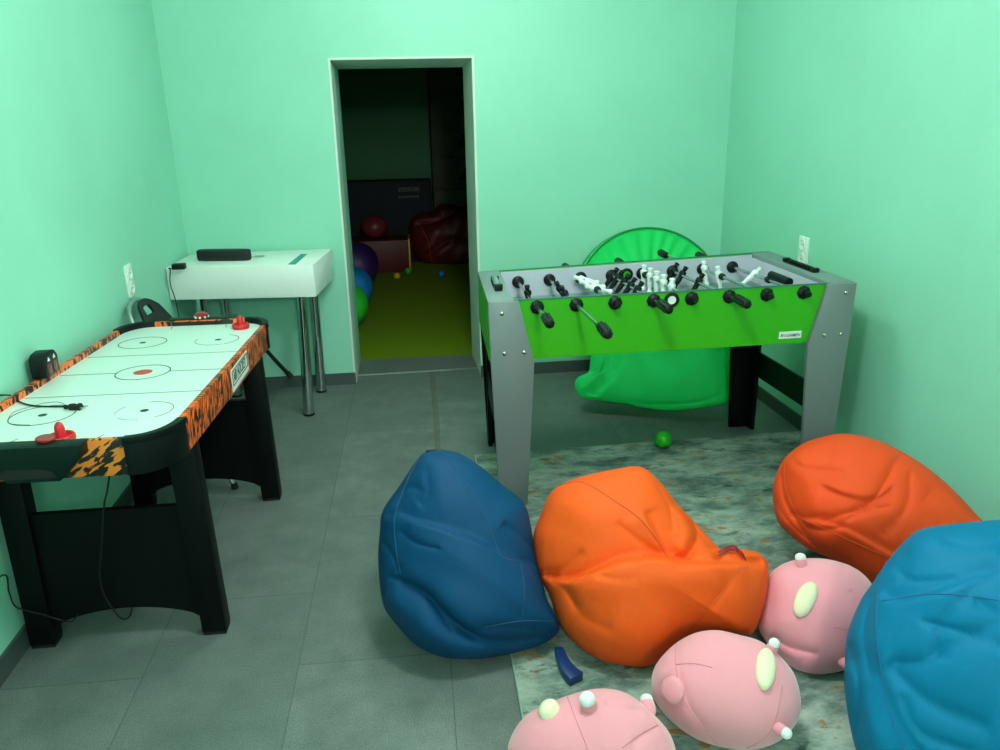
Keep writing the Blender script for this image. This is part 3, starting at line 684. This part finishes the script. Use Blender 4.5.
# ------------------------------------------------------------------ soft things
def np3(v): return np.array(v, float)
class Soft:
    """a stuffed body: its silhouette, depth, bulges and folds; rests on the floor"""
    def __init__(s, outline, cpx, cz, dfront, dback, creases=(), lobes=(), q=.85, zfloor=RZT, xmax=None, rough=.004, seed=0, smooth=3, nphi=220, nth=110, curl=2.0):
        s.C = np3(at_z(*cpx, cz)); s.v = s.C-CAM; s.v /= np.linalg.norm(s.v)
        s.e1 = np.cross(s.v, [0, 0, 1]); s.e1 /= np.linalg.norm(s.e1); s.e2 = np.cross(s.e1, s.v)
        s.df, s.db, s.q, s.zf, s.xmax = dfront, dback, q, zfloor, xmax
        poly = spline([s.ab(*p) for p in outline], 6, closed=True); P = np.array(poly)
        N = 720; s.r = np.zeros(N)
        A = P; B = np.roll(P, -1, 0)
        for i in range(N):
            a = 2*PI*i/N; d = np.array([math.cos(a), math.sin(a)]); best = 0
            E_ = B-A; den = d[0]*E_[:, 1]-d[1]*E_[:, 0]
            with np.errstate(divide='ignore', invalid='ignore'):
                t = (A[:, 0]*E_[:, 1]-A[:, 1]*E_[:, 0])/den; u = (A[:, 0]*d[1]-A[:, 1]*d[0])/den
            ok = (t > 0) & (u >= 0) & (u <= 1.0001) & np.isfinite(t)
            s.r[i] = t[ok].max() if ok.any() else .1
        k = smooth
        for _ in range(k): s.r = (np.roll(s.r, 1)+s.r*2+np.roll(s.r, -1))/4
        s.cr = []
        for c in creases:
            typ, pts, w, h = c[:4]
            pl = np.array(spline([s.ab(*p) for p in pts], 5)); s.cr.append((typ, pl, w, h))
        s.lb = [(np.array(s.ab(*p)), rr, hh) for p, rr, hh in lobes]
        rs = np.random.RandomState(seed)
        s.ws = [(rs.uniform(0, PI), rs.uniform(10, 34), rs.uniform(0, 6.28), rs.uniform(.3, 1)) for _ in range(7)]; s.rough = rough
        s.nphi, s.nth = nphi, nth
    def ab(s, px, py):
        r = ray(px, py); t = np.dot(s.C-CAM, s.v)/np.dot(r, s.v); d = CAM+r*t-s.C
        return (np.dot(d, s.e1), np.dot(d, s.e2))
    def radius(s, phi):
        x = (phi/(2*PI)*720) % 720; i = np.floor(x).astype(int); f = x-i
        return s.r[i % 720]*(1-f)+s.r[(i+1) % 720]*f
    def disp(s, a, b, w):
        front = np.clip((w-.05)/.4, 0, 1); front = front*front*(3-2*front)
        d = np.zeros_like(a)
        for c, rr, hh in s.lb: d += hh*np.exp(-((a-c[0])**2+(b-c[1])**2)/rr**2)
        for typ, pl, wd, h in s.cr:
            best = np.full(a.shape, 1e9); sg = np.zeros_like(a); tt = np.zeros_like(a)
            A = pl[:-1]; B = pl[1:]; n = len(A)
            for i in range(n):
                e = B[i]-A[i]; L2 = e@e+1e-12
                u = np.clip(((a-A[i][0])*e[0]+(b-A[i][1])*e[1])/L2, 0, 1)
                dx = a-A[i][0]-u*e[0]; dy = b-A[i][1]-u*e[1]; dist = dx*dx+dy*dy
                m_ = dist < best; best = np.where(m_, dist, best); sg = np.where(m_, np.sign(e[0]*dy-e[1]*dx), sg); tt = np.where(m_, (i+u)/n, tt)
            dist = np.sqrt(best); tp = np.clip(tt/.18, 0, 1)*np.clip((1-tt)/.18, 0, 1); tp = tp*(2-tp)
            if typ == 'V': d -= 1.3*h*np.exp(-(dist/(wd*.7))**1.1)*tp
            elif typ == 'R': d += h*np.exp(-(dist/wd)**2)*tp
            else: # 'S': left side of the line raised, right side sunk
                sd_ = dist*sg; d += 1.0*h*np.tanh(sd_/.008)*np.exp(-np.abs(dist)/(wd*.65))*tp
        for an, k, ph, am in s.ws: d += s.rough*am*np.sin((a*math.cos(an)+b*math.sin(an))*k+ph+1.5*np.sin(b*9+ph))*.6
        return d*front
    def surf(s, phi, th):
        r = s.radius(phi); sn = np.sin(th)**s.q; cs = np.cos(th); w = np.sign(cs)*np.abs(cs)**s.q
        a = r*sn*np.cos(phi); b = r*sn*np.sin(phi)
        dep = np.where(w > 0, w*s.df, w*s.db)+s.disp(a, b, w)
        P = s.C+a[..., None]*s.e1+b[..., None]*s.e2-dep[..., None]*s.v
        z = P[..., 2]; k = .012; P[..., 2] = np.where(z < s.zf+k*3, s.zf+k*np.log1p(np.exp(np.clip((z-s.zf)/k, -40, 40)))*.98, z)
        if s.xmax is not None: P[..., 0] = np.minimum(P[..., 0], s.xmax)
        return P
    def front(s, px, py, lift=0):
        a, b = s.ab(px, py); phi = np.array([math.atan2(b, a) % (2*PI)]); r = s.radius(phi); rho = min(.999, math.hypot(a, b)/r[0])
        th = np.array([math.asin(rho**(1/s.q))]); p = s.surf(phi, th)[0]
        return Vector(p-s.v*lift)
    def normal(s, px, py):
        a, b, c = s.front(px, py), s.front(px+3, py), s.front(px, py-3); return (b-a).cross(c-a).normalized()
    def mesh(s):
        n, m_ = s.nphi, s.nth
        phi, th = np.meshgrid(np.arange(n)*2*PI/n, np.linspace(.004, PI-.004, m_+1)); P = s.surf(phi, th)
        return MB().rings([[tuple(p) for p in row] for row in P])
    def seam(s, pts, mat, parent, r=.0018, name='seam'):
        L = [s.front(x, y, .0004) for x, y in [tuple(q) for q in spline(pts, 7)]]
        MB().tube(L, r, 6).build(name, mat, parent, smooth='all')
def crop(ox, oy, sc): return lambda *pts: [(ox+x/sc, oy+y/sc) for x, y in pts]

# dark blue beanbag
k = crop(370, 440, 3.26)
S = Soft(k((180,44),(225,37),(290,48),(360,90),(430,150),(498,205),(522,280),(535,370),(555,440),(575,520),(606,585),(612,622),(560,662),(480,690),(400,705),(320,708),(240,703),(160,670),(90,600),(45,530),(30,400),(35,300),(45,230),(100,150),(150,75)),
  (462, 560), .235, .26, .20, q=.80, zfloor=.004, seed=1, rough=.003,
  creases=[('S', k((610,560),(500,420),(430,375),(350,335),(250,300),(160,275),(95,245)), .05, .020), ('V', k((70,440),(180,480),(260,560),(340,620),(450,640),(600,628)), .035, .036),
   ('S', k((350,610),(270,560),(200,490),(110,450)), .045, -.018), ('V', k((420,280),(480,320),(540,370)), .02, .014), ('V', k((60,250),(100,240),(130,170),(190,190)), .02, .01),
   ('R', k((130,300),(260,370),(400,440),(520,500)), .05, .014), ('V', k((470,385),(520,400),(560,440)), .014, .012), ('R', k((60,500),(140,560),(250,650),(400,680)), .04, .02), ('V', k((190,100),(200,190),(170,230)), .02, .008), ('V', k((110,300),(160,340),(240,360)), .014, .008), ('V', k((200,490),(240,560),(275,610)), .014, .012), ('V', k((440,470),(480,520),(470,570)), .012, .006), ('V', k((350,600),(430,590),(520,600)), .012, .010), ('V', k((50,330),(90,380),(110,430)), .016, .008)],
  lobes=[((462, 620), .18, .05), ((450, 500), .16, .02)])
bb = S.mesh().build('beanbag', F_NAVY, smooth='all'); tag(bb, 'dark blue beanbag standing in front of the left foosball leg', 'beanbag')
for q_ in (((225,40),(290,130),(350,225),(380,290),(415,385)), ((168,62),(120,170),(95,260),(100,350),(115,435)), ((475,400),(485,470),(480,565)), ((360,592),(480,573),(598,582)), ((415,385),(450,392),(475,400))): S.seam(k(*q_), S_NAVY, bb)
p = S.front(*k((203,48))[0]); MB().box((p.x-.018, p.y-.004, p.z-.012), (p.x+.016, p.y+.010, p.z+.002)).build('carry_tab', RUBBER, bb, bevel=.003)

# centre orange beanbag
k = crop(530, 460, 3.408)
S = Soft(k((15,265),(40,190),(70,120),(105,90),(170,62),(290,35),(378,27),(440,75),(500,150),(570,225),(640,300),(680,302),(760,310),(800,340),(808,385),(795,480),(755,588),(700,584),(600,582),(530,610),(480,660),(400,705),(330,703),(250,685),(180,640),(110,560),(65,450),(30,385)),
  (640, 565), .225, .25, .20, q=.78, seed=2, rough=.0025, smooth=2,
  creases=[('S', k((720,352),(640,350),(520,346),(420,332),(320,342),(225,380),(150,404),(60,398)), .10, .036), ('V', k((700,345),(640,345),(520,341),(420,327),(320,337),(225,374),(150,399),(60,394)), .022, .014), ('S', k((385,190),(425,265),(465,335)), .05, -.022),
   ('V', k((555,205),(560,270),(520,330),(470,345)), .025, .022), ('V', k((480,130),(545,210),(600,290),(650,315)), .018, .014), ('V', k((300,225),(380,290),(455,332)), .02, .010), ('V', k((20,382),(60,388),(120,390)), .014, .014),
   ('R', k((160,450),(320,400),(500,400),(640,390)), .05, .018), ('V', k((610,345),(660,318),(720,345),(780,345)), .022, .03), ('V', k((525,580),(610,470),(690,365)), .012, .005), ('V', k((60,388),(130,370),(200,310)), .016, .009), ('V', k((80,400),(140,440),(180,500)), .016, .009), ('V', k((240,384),(300,400),(380,400)), .014, .006), ('V', k((440,650),(480,600),(540,590)), .02, .008), ('V', k((430,100),(470,170),(480,260)), .014, .008), ('R', k((600,230),(640,300),(600,330)), .02, .012),
   ('V', k((130,420),(200,520),(300,560)), .05, .010), ('R', k((500,160),(530,250),(500,320)), .02, .012)],
  lobes=[((620, 610), .17, .05), ((590, 510), .12, .03), ((740, 590), .08, .015)])
bb = S.mesh().build('beanbag', F_ORANGE, smooth='all'); tag(bb, 'bright orange beanbag with folded top slumped in the middle of the rug', 'beanbag')
for q_ in (((105,95),(190,92),(300,160),(370,210),(420,270),(460,332)), ((690,368),(610,472),(525,582)), ((22,382),(60,386),(110,385)), ((530,180),(600,260),(640,302))): S.seam(k(*q_), S_OR, bb)
mb = MB(); L = [S.front(*q_, h) for q_, h in zip(k((628,334),(650,318),(680,312),(700,328),(718,345)), (.004, .014, .02, .014, .004))]
w_ = Vector((0, .012, .012)); mb.rings([[tuple(p), tuple(p+w_), tuple(p+w_+Vector((0, -.001, .002))), tuple(p+Vector((0, -.001, .002)))] for p in spline(L, 5) for p in [Vector(p)]]); mb.build('carry_loop', plain('dark_red_webbing', (130, 20, 24), .6), bb, label='dark red carry loop')

# right orange beanbag
k = crop(740, 400, 2.142)
S = Soft(k((72,190),(92,132),(130,98),(170,82),(220,73),(280,83),(340,108),(400,145),(455,192),(500,240),(540,285),(560,340),(520,400),(440,430),(350,420),(280,392),(220,350),(150,320),(110,290),(80,255)),
  (868, 515), .25, .23, .20, q=.80, seed=3, xmax=XR-.004, rough=.003,
  creases=[('V', k((92,140),(105,220),(150,290),(180,330)), .025, .016), ('S', k((325,185),(290,212),(230,206),(180,185)), .04, -.012), ('R', k((110,110),(150,180),(170,250)), .04, .014), ('V', k((230,260),(290,210),(330,140),(350,120)), .022, .014),
   ('S', k((110,250),(190,262),(250,285),(350,340),(430,380)), .03, -.012), ('V', k((120,240),(160,275),(230,270)), .02, .012), ('R', k((200,110),(300,140),(400,200)), .05, .012), ('V', k((75,215),(130,280),(200,330)), .015, .008), ('V', k((110,120),(140,150),(230,160)), .014, .008), ('V', k((180,262),(240,240),(320,230)), .014, .009), ('V', k((360,150),(350,230),(300,290)), .016, .009)],
  lobes=[((850, 500), .15, .04)])
bb = S.mesh().build('beanbag', F_ORANGE2, smooth='all'); tag(bb, 'orange beanbag against the right wall behind the bright blue one', 'beanbag')
for q_ in (((108,242),(180,270),(250,303),(330,338),(400,372)), ((100,130),(108,200),(150,280),(182,332)), ((300,90),(380,140),(450,205))): S.seam(k(*q_), S_OR, bb)

# bright blue beanbag at right, running out of the frame
S = Soft(k((318,348),(350,310),(385,282),(440,271),(520,263),(600,262),(680,290),(740,350),(790,440),(820,560),(800,700),(740,820),(640,880),(500,900),(400,880),(310,830),(262,770),(240,700),(228,620),(228,560),(234,500),(262,430),(290,390)),
  (985, 660), .30, .26, .24, q=.80, seed=4, xmax=XR-.004, rough=.003,
  creases=[('S', k((560,380),(500,400),(420,430),(340,440),(318,420)), .05, .015), ('V', k((560,480),(480,520),(400,560),(340,560)), .03, .014), ('V', k((330,560),(420,640),(540,690)), .03, .014), ('S', k((300,380),(300,480),(325,590),(380,700),(440,770)), .03, .009),
   ('V', k((240,520),(270,600),(260,720)), .025, .016), ('R', k((360,330),(460,320),(560,340)), .04, .012), ('V', k((550,380),(450,470),(430,560)), .02, .012), ('V', k((500,440),(560,470),(640,460)), .02, .012), ('R', k((250,560),(290,660),(330,760)), .03, .014), ('V', k((340,360),(380,400),(480,400)), .014, .009), ('V', k((420,300),(480,330),(600,330)), .016, .009), ('V', k((300,420),(280,500),(300,600)), .014, .010), ('V', k((400,480),(470,500),(600,540)), .014, .010), ('V', k((360,620),(400,700),(520,740)), .016, .010)],
  lobes=[((980, 640), .2, .03)])
bb = S.mesh().build('beanbag', F_CYAN, smooth='all'); tag(bb, 'bright blue beanbag at the right edge in front of the wall', 'beanbag')
for q_ in (((320,440),(400,430),(480,432),(570,445),(660,450)), ((320,352),(310,440),(318,560),(345,680),(400,800))): S.seam(k(*q_), S_CY, bb)

# pink plush cushions
def nub(S, px, py, ln_, r, d, par, tipmat=WPL, name='paw', base=PINK, lean=0.0):
    p = S.front(px, py); n = S.normal(px, py); dirw = (n*(1-lean)+Vector(d)*lean).normalized(); u = dirw.orthogonal().normalized(); w = dirw.cross(u)
    o = MB().ell(p+dirw*ln_*.25, (u*r, w*r, dirw*ln_*.8), 18, 12, .9).build(name, base, par, smooth='all')
    if tipmat: MB().ell(p+dirw*ln_*.78, (u*r*.93, w*r*.93, dirw*ln_*.45), 18, 10, .9).build('paw_tip', tipmat, o, smooth='all', label='white paw tip')
def patch(S, px, py, axpx, w, h, th, par):
    p = S.front(px, py); q = S.front(*axpx); n = S.normal(px, py); a = (q-p); a = (a-n*a.dot(n)).normalized(); b = n.cross(a)
    R = []; c = p-n*.004
    MB().ell(c, (a*h, b*w, n*th), 24, 14, .85).build('cream_patch', CREAM, par, smooth='all', label='plain cream coloured oval patch')
k = crop(640, 540, 3.571)
S = Soft(k((42,520),(55,450),(115,380),(190,335),(270,322),(350,338),(430,362),(500,415),(550,480),(574,570),(560,650),(500,715),(420,746),(320,746),(210,715),(120,655),(60,585)), (726, 690), .135, .15, .13, q=.93, seed=5, rough=.0015,
  creases=[('V', k((135,380),(150,480),(190,600),(290,740)), .012, .004), ('V', k((90,400),(120,380),(180,350)), .02, .008)], lobes=[])
bb = S.mesh().build('plush_cushion', PINK, smooth='all'); tag(bb, 'round pink plush cushion in front of the middle orange beanbag', 'plush cushion')
for q_ in (((133,375),(135,450),(170,580),(285,738)), ((135,448),(200,446),(260,460)), ((380,740),(450,690),(480,620),(500,520))): S.seam(k(*q_), S_PINK, bb, .0012)
patch(S, 764, 669, (760, 690), .027, .062, .022, bb)
nub(S, 770, 652, .032, .016, (0, 0, 1), bb, lean=.5); nub(S, 775, 726, .034, .016, (.8, -.6, 0), bb, lean=.45); nub(S, 676, 690, .018, .036, (-1, 0, 0), bb, None, 'plush_flap')
k = crop(640, 540, 3.571)
S = Soft(k((425,290),(440,210),(460,130),(500,92),(560,70),(650,66),(740,88),(800,125),(840,180),(860,260),(840,340),(790,410),(740,460),(680,482),(610,490),(540,462),(480,400),(435,340)), (818, 615), .14, .15, .14, q=.93, seed=6, rough=.0015,
  creases=[('V', k((470,340),(540,380),(640,400)), .02, .012), ('V', k((425,300),(500,400),(560,450)), .015, .008), ('V', k((745,180),(790,240)), .012, .004), ('R', k((480,380),(580,420)), .02, .008)], lobes=[])
bb = S.mesh().build('plush_cushion', PINK, smooth='all'); tag(bb, 'round pink plush cushion wedged between the orange and bright blue beanbags', 'plush cushion')
for q_ in (((690,310),(740,320),(760,350)), ((700,440),(740,430),(770,420))): S.seam(k(*q_), S_PINK, bb, .0012)
patch(S, 806, 600, (797, 622), .030, .060, .022, bb)
nub(S, 802, 566, .03, .018, (-.1, .4, 1), bb, lean=.6); nub(S, 842, 660, .032, .016, (.6, -.5, 0), bb, lean=.4)
k = crop(500, 640, 5)
S = Soft(k((40,560),(50,500),(85,430),(135,375),(190,340),(290,295),(430,252),(530,243),(620,262),(700,310),(780,385),(840,455),(875,540),(885,640),(840,740),(740,810),(600,850),(450,860),(300,840),(160,790),(70,690)), (592, 748), .125, .14, .125, q=.93, seed=8, rough=.0015,
  creases=[('S', k((330,300),(430,265),(530,262),(620,300)), .02, .008), ('V', k((510,330),(620,350),(740,350)), .02, .010), ('V', k((640,520),(720,470),(790,430)), .02, .006)], lobes=[])
bb = S.mesh().build('plush_cushion', PINK, smooth='all'); tag(bb, 'round pink plush cushion at the bottom edge nearest the camera', 'plush cushion')
for q_ in (((340,290),(390,420),(440,545)), ((600,540),(700,470),(780,428))): S.seam(k(*q_), S_PINK, bb, .0012)
patch(S, 551, 712, (557, 703), .027, .031, .030, bb)
nub(S, 590, 708, .036, .022, (-.6, -.5, .4), bb, lean=.3); nub(S, 651, 709, .036, .018, (-.2, .3, 1), bb, lean=.5)

# ------------------------------------------------------------------ play tunnel
tn = thing('play_tunnel', 'collapsed bright green pop-up play tunnel leaning on the back wall', 'play tunnel', (1.42, 4.6, 0))
c0 = Vector((1.405, 4.775, .490)); tilt = Vector((0, .425, .905)).normalized(); ux = Vector((1, .045, 0)).normalized(); nn = ux.cross(tilt).normalized(); RT = .485
if nn.y > 0: nn = -nn
circ = lambda r, off, n=72: [tuple(c0+nn*off+(ux*math.cos(2*PI*i/n)+tilt*math.sin(2*PI*i/n))*r) for i in range(n+1)]
for off, r_ in ((0, RT), (.03, RT*.992), (.065, RT*.975)):
    MB().tube(circ(r_, off), .006, 8, cap=False).build('hoop', S_TUN, tn, smooth='all', label='dark green sewn hoop edge')
R = []
for kk, (rr, off) in enumerate([(RT, .0), (RT*.998, .03), (RT*.985, .065), (RT*.9, .045), (RT*.75, .035), (RT*.55, .03), (RT*.3, .026), (.004, .024)]):
    ring_ = []
    for i in range(180):
        a = 2*PI*i/180; rp = 0 if kk < 3 else (.008*math.sin(a*29+1.3*math.sin(a*5)))*min(1, rr/RT*1.2)
        ring_.append(tuple(c0+nn*(off+rp)+(ux*math.cos(a)+tilt*math.sin(a))*rr))
    R.append(ring_)
R = [[tuple(c0+nn*-.006+(ux*math.cos(2*PI*i/180)+tilt*math.sin(2*PI*i/180))*rr) for i in range(180)] for rr in (.004, RT*.6)]+R
MB().rings(R).build('pleated_disc', F_TUN, tn, smooth='all')
k = crop(560, 220, 3.75)
S = Soft(k((130,440),(250,380),(400,360),(560,380),(632,420),(640,520),(640,620),(632,676),(600,692),(540,702),(450,712),(380,712),(300,702),(255,690),(150,676),(110,672),(75,662),(55,615),(70,585),(105,575),(115,520)), (658, 366), .28, .10, .16, q=.72, zfloor=.004, seed=9, rough=.004,
  creases=[('S', k((130,665),(200,600),(240,540),(262,470)), .05, -.022), ('S', k((75,640),(110,630),(150,580),(170,520)), .03, .015), ('V', k((130,560),(160,620),(110,660)), .02, .014), ('V', k((270,690),(400,690),(520,680),(630,640)), .02, .012),
    ('V', k((590,480),(620,540),(640,560)), .02, .010), ('R', k((300,500),(330,600),(300,680)), .04, .010), ('V', k((200,480),(180,560),(140,640)), .015, .010)], lobes=[((680, 380), .12, .02)], nphi=180, nth=90)
S.mesh().build('slumped_fabric', F_TUN, tn, smooth='all', label='green fabric slumped on the floor')

# ------------------------------------------------------------------ ball and toy on the rug
c = Vector(at_z(663, 441.5, .045)); br_ = .044
gb = MB().ell((c.x, c.y, RZT+br_), ((br_, 0, 0), (0, br_, 0), (0, 0, br_)), 32, 20).build('play_ball', GREENB, smooth='all'); tag(gb, 'small green plastic ball on the rug below the foosball table', 'ball')
mid = [(555.5, 651), (561, 661), (567, 671), (574, 679), (577, 681)]
ctr = [Vector(at_z(x, y, .032)) for x, y in ((560, 652), (564, 663), (570, 672), (577, 678))]
ctr = [Vector(p) for p in spline(ctr, 4)]
mb = MB(); R = []
for i, p in enumerate(ctr):
    t = (ctr[min(i+1, len(ctr)-1)]-ctr[max(i-1, 0)]); t.z = 0; t.normalize(); n_ = Vector((-t.y, t.x, 0)); w = .015+.013*i/len(ctr)
    R.append([tuple(Vector((p.x, p.y, 0))+n_*a_+Vector((0, 0, b_))) for a_, b_ in ((-w, RZT+.001), (w, RZT+.001), (w, RZT+.03), (-w, RZT+.03))])
toy = mb.rings(R).build('toy_magazine', NAVYP, bevel=.004); tag(toy, 'curved navy blue plastic toy piece on the rug near the dark blue beanbag', 'toy')
p = ctr[0]; t = (ctr[0]-ctr[1]); t.z = 0; t.normalize(); n_ = Vector((-t.y, t.x, 0)); z = Vector((0, 0, 1)); b0 = Vector((p.x, p.y, RZT+.004))
mb = MB(); mb.prism([tuple(b0+n_*a_+z*b_) for a_, b_ in ((-.015, 0), (.015, 0), (.015, .022), (-.015, .022))], [tuple(b0+t*.022+n_*a_+z*b_) for a_, b_ in ((-.013, 0), (.013, 0), (.013, .02), (-.013, .02))]); mb.build('neck', NAVYP, toy, bevel=.002)

# ------------------------------------------------------------------ play room beyond the doorway
struct('floor_playroom', MB().box((-2.2, 5.47, -.05), (2.6, 9.75, .0)), LIMEF)
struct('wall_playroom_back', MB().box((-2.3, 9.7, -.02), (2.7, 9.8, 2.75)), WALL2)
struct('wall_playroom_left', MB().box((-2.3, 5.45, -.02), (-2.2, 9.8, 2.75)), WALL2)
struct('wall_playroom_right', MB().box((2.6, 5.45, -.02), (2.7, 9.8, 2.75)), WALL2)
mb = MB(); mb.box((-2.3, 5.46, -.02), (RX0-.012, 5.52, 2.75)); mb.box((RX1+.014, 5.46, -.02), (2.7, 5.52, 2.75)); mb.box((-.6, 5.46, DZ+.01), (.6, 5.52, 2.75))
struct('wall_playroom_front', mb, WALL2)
struct('ceiling_playroom', MB().box((-2.3, 5.6, 2.75), (2.7, 9.8, 2.85)), CEIL)
cb = thing('tall_cupboard', 'tall olive cupboard with triangular hand holes in the far room', 'cupboard', (1.0, 9.4, 0))
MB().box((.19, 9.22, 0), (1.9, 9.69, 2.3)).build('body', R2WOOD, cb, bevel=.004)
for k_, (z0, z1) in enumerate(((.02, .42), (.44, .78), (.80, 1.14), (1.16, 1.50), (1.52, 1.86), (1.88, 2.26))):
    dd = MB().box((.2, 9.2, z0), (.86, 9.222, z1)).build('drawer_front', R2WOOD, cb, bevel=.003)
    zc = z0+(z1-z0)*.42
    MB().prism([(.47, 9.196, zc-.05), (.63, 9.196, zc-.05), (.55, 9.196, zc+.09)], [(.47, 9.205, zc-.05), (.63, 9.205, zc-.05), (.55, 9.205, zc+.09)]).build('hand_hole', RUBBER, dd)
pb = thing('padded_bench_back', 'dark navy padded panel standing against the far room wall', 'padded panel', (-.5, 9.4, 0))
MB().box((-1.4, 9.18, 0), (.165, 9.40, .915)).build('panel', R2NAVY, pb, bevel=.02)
mb = MB(); rr_ = random.Random(3)
for row, z in enumerate((.79, .72)):
    x = -.20
    while x < .02:
        w = rr_.uniform(.012, .028); mb.box((x, 9.174, z), (x+w, 9.181, z+(.045 if row == 0 else .026))); x += w+.008
mb.build('dimmed_print', PALE, pb)
rb = thing('toy_box', 'red soft play box with yellow edge in the far room', 'box', (-.35, 8.8, 0))
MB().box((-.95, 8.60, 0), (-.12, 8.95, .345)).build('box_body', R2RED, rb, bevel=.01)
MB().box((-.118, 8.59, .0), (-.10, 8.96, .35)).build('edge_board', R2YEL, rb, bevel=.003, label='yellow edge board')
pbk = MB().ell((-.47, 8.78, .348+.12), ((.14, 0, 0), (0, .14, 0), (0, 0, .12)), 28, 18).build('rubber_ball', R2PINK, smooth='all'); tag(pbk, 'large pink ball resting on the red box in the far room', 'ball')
k = lambda *p: list(p)
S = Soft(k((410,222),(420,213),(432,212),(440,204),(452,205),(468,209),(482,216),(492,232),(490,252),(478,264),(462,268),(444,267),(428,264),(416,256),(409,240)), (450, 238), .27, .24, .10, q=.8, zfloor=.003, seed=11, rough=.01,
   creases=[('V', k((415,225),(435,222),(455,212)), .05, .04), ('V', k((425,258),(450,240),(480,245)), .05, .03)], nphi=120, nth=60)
bb = S.mesh().build('beanbag', R2RED, smooth='all'); tag(bb, 'dimmed red beanbag at the right side of the far room', 'beanbag')  # red darkened in its material to stand in for the unlit room
S.seam([(418,222),(428,240),(432,262)], S_OR, bb, .004)
def blob(name, c, r, mat, lab, cat, squash=.85):
    c = Vector(c); o = MB()
    R = []
    for i in range(21):
        th = .03+(PI-.06)*i/20; ring_ = []
        for j in range(36):
            a = 2*PI*j/36; rad = r*(1+.04*math.sin(3*a+th*2)+.03*math.sin(5*a))*math.sin(th)**.85
            z = c.z+r*squash*math.cos(th)*(1.15 if th < PI/2 else 1); ring_.append((c.x+rad*math.cos(a), c.y+rad*math.sin(a), max(.003, z)))
        R.append(ring_)
    o.rings(R); ob = o.build(name, mat, smooth='all'); tag(ob, lab, cat)
    mb = MB(); mb.lathe((c.x, c.y, c.z+r*squash*1.12), (0, 0, 1), [(0, r*.12), (.012, r*.1), (.02, 0)], 12); mb.build('top_button', mat, ob, smooth='all'); return ob
blob('beanbag', (-.66, 7.95, .20), .25, R2PUR, 'purple beanbag at the left of the far room', 'beanbag')
blob('beanbag', (-.80, 7.45, .17), .19, R2YEL, 'yellow beanbag mostly hidden behind the left door jamb', 'beanbag')
blob('beanbag', (-.62, 6.95, .19), .20, R2BLUE, 'blue beanbag just beyond the left door jamb', 'beanbag')
blob('beanbag', (-.62, 6.45, .16), .185, R2GRN, 'bright green beanbag nearest the doorway in the far room', 'beanbag')
for (px_, py__, mt_, lab_) in ((397, 275, R2YEL, 'small yellow ball on the far room floor'), (408, 270, R2GRN, 'small green ball beside the yellow edge of the red box'), (441, 273, R2BLUE, 'small blue ball in front of the dimmed red beanbag')):
    c = Vector(at_z(px_, py__, .035)); o = MB().ell((c.x, c.y-.06, .0372), ((.035, 0, 0), (0, .035, 0), (0, 0, .035)), 20, 12).build('play_ball', mt_, smooth='all'); tag(o, lab_, 'ball')

# ------------------------------------------------------------------ groups of look-alikes
for o in list(COL.objects):
    if o.parent or 'category' not in o.keys(): continue
    far_ = o.location.y > 5.5; c_ = o['category']
    g_ = {('beanbag', False): 'beanbags around the rug', ('beanbag', True): 'beanbags in the far room', ('plush cushion', False): 'pink plush cushions on the rug',
          ('mallet', False): 'red air hockey mallets', ('socket', False): 'white double wall sockets', ('puck', False): 'red air hockey pucks',
          ('ball', True): 'balls in the far room'}.get((c_, far_))
    if g_: o['group'] = g_

# ------------------------------------------------------------------ light
def area(loc, size, power, col, rot=(0, 0, 0), sy=None):
    l = D.lights.new('ceiling_lamp', 'AREA'); l.shape = 'RECTANGLE'; l.size = size; l.size_y = sy or size; l.energy = power; l.color = col
    o = D.objects.new('ceiling_lamp', l); COL.objects.link(o); o.location = loc; o.rotation_euler = rot; return o
def lamp(loc, r, power, col=(.95, 1.0, .97)):
    l = D.lights.new('ceiling_lamp', 'POINT'); l.shadow_soft_size = r; l.energy = power; l.color = col
    o = D.objects.new('ceiling_lamp', l); COL.objects.link(o); o.location = loc; return o
lamp((.38, 1.7, 2.42), .13, 46)
lamp((.45, -2.0, 2.42), .15, 95)
lamp((.25, 3.55, 2.5), .13, 24)
w = D.worlds.new('world'); bpy.context.scene.world = w; w.use_nodes = True
w.node_tree.nodes['Background'].inputs[0].default_value = (.02, .03, .025, 1); w.node_tree.nodes['Background'].inputs[1].default_value = .3
vs = bpy.context.scene.view_settings
vs.view_transform = 'Standard'; vs.look = 'None'; vs.gamma = 1; vs.use_curve_mapping = False; vs.exposure = 0.6
bpy.context.scene.display_settings.display_device = 'sRGB'
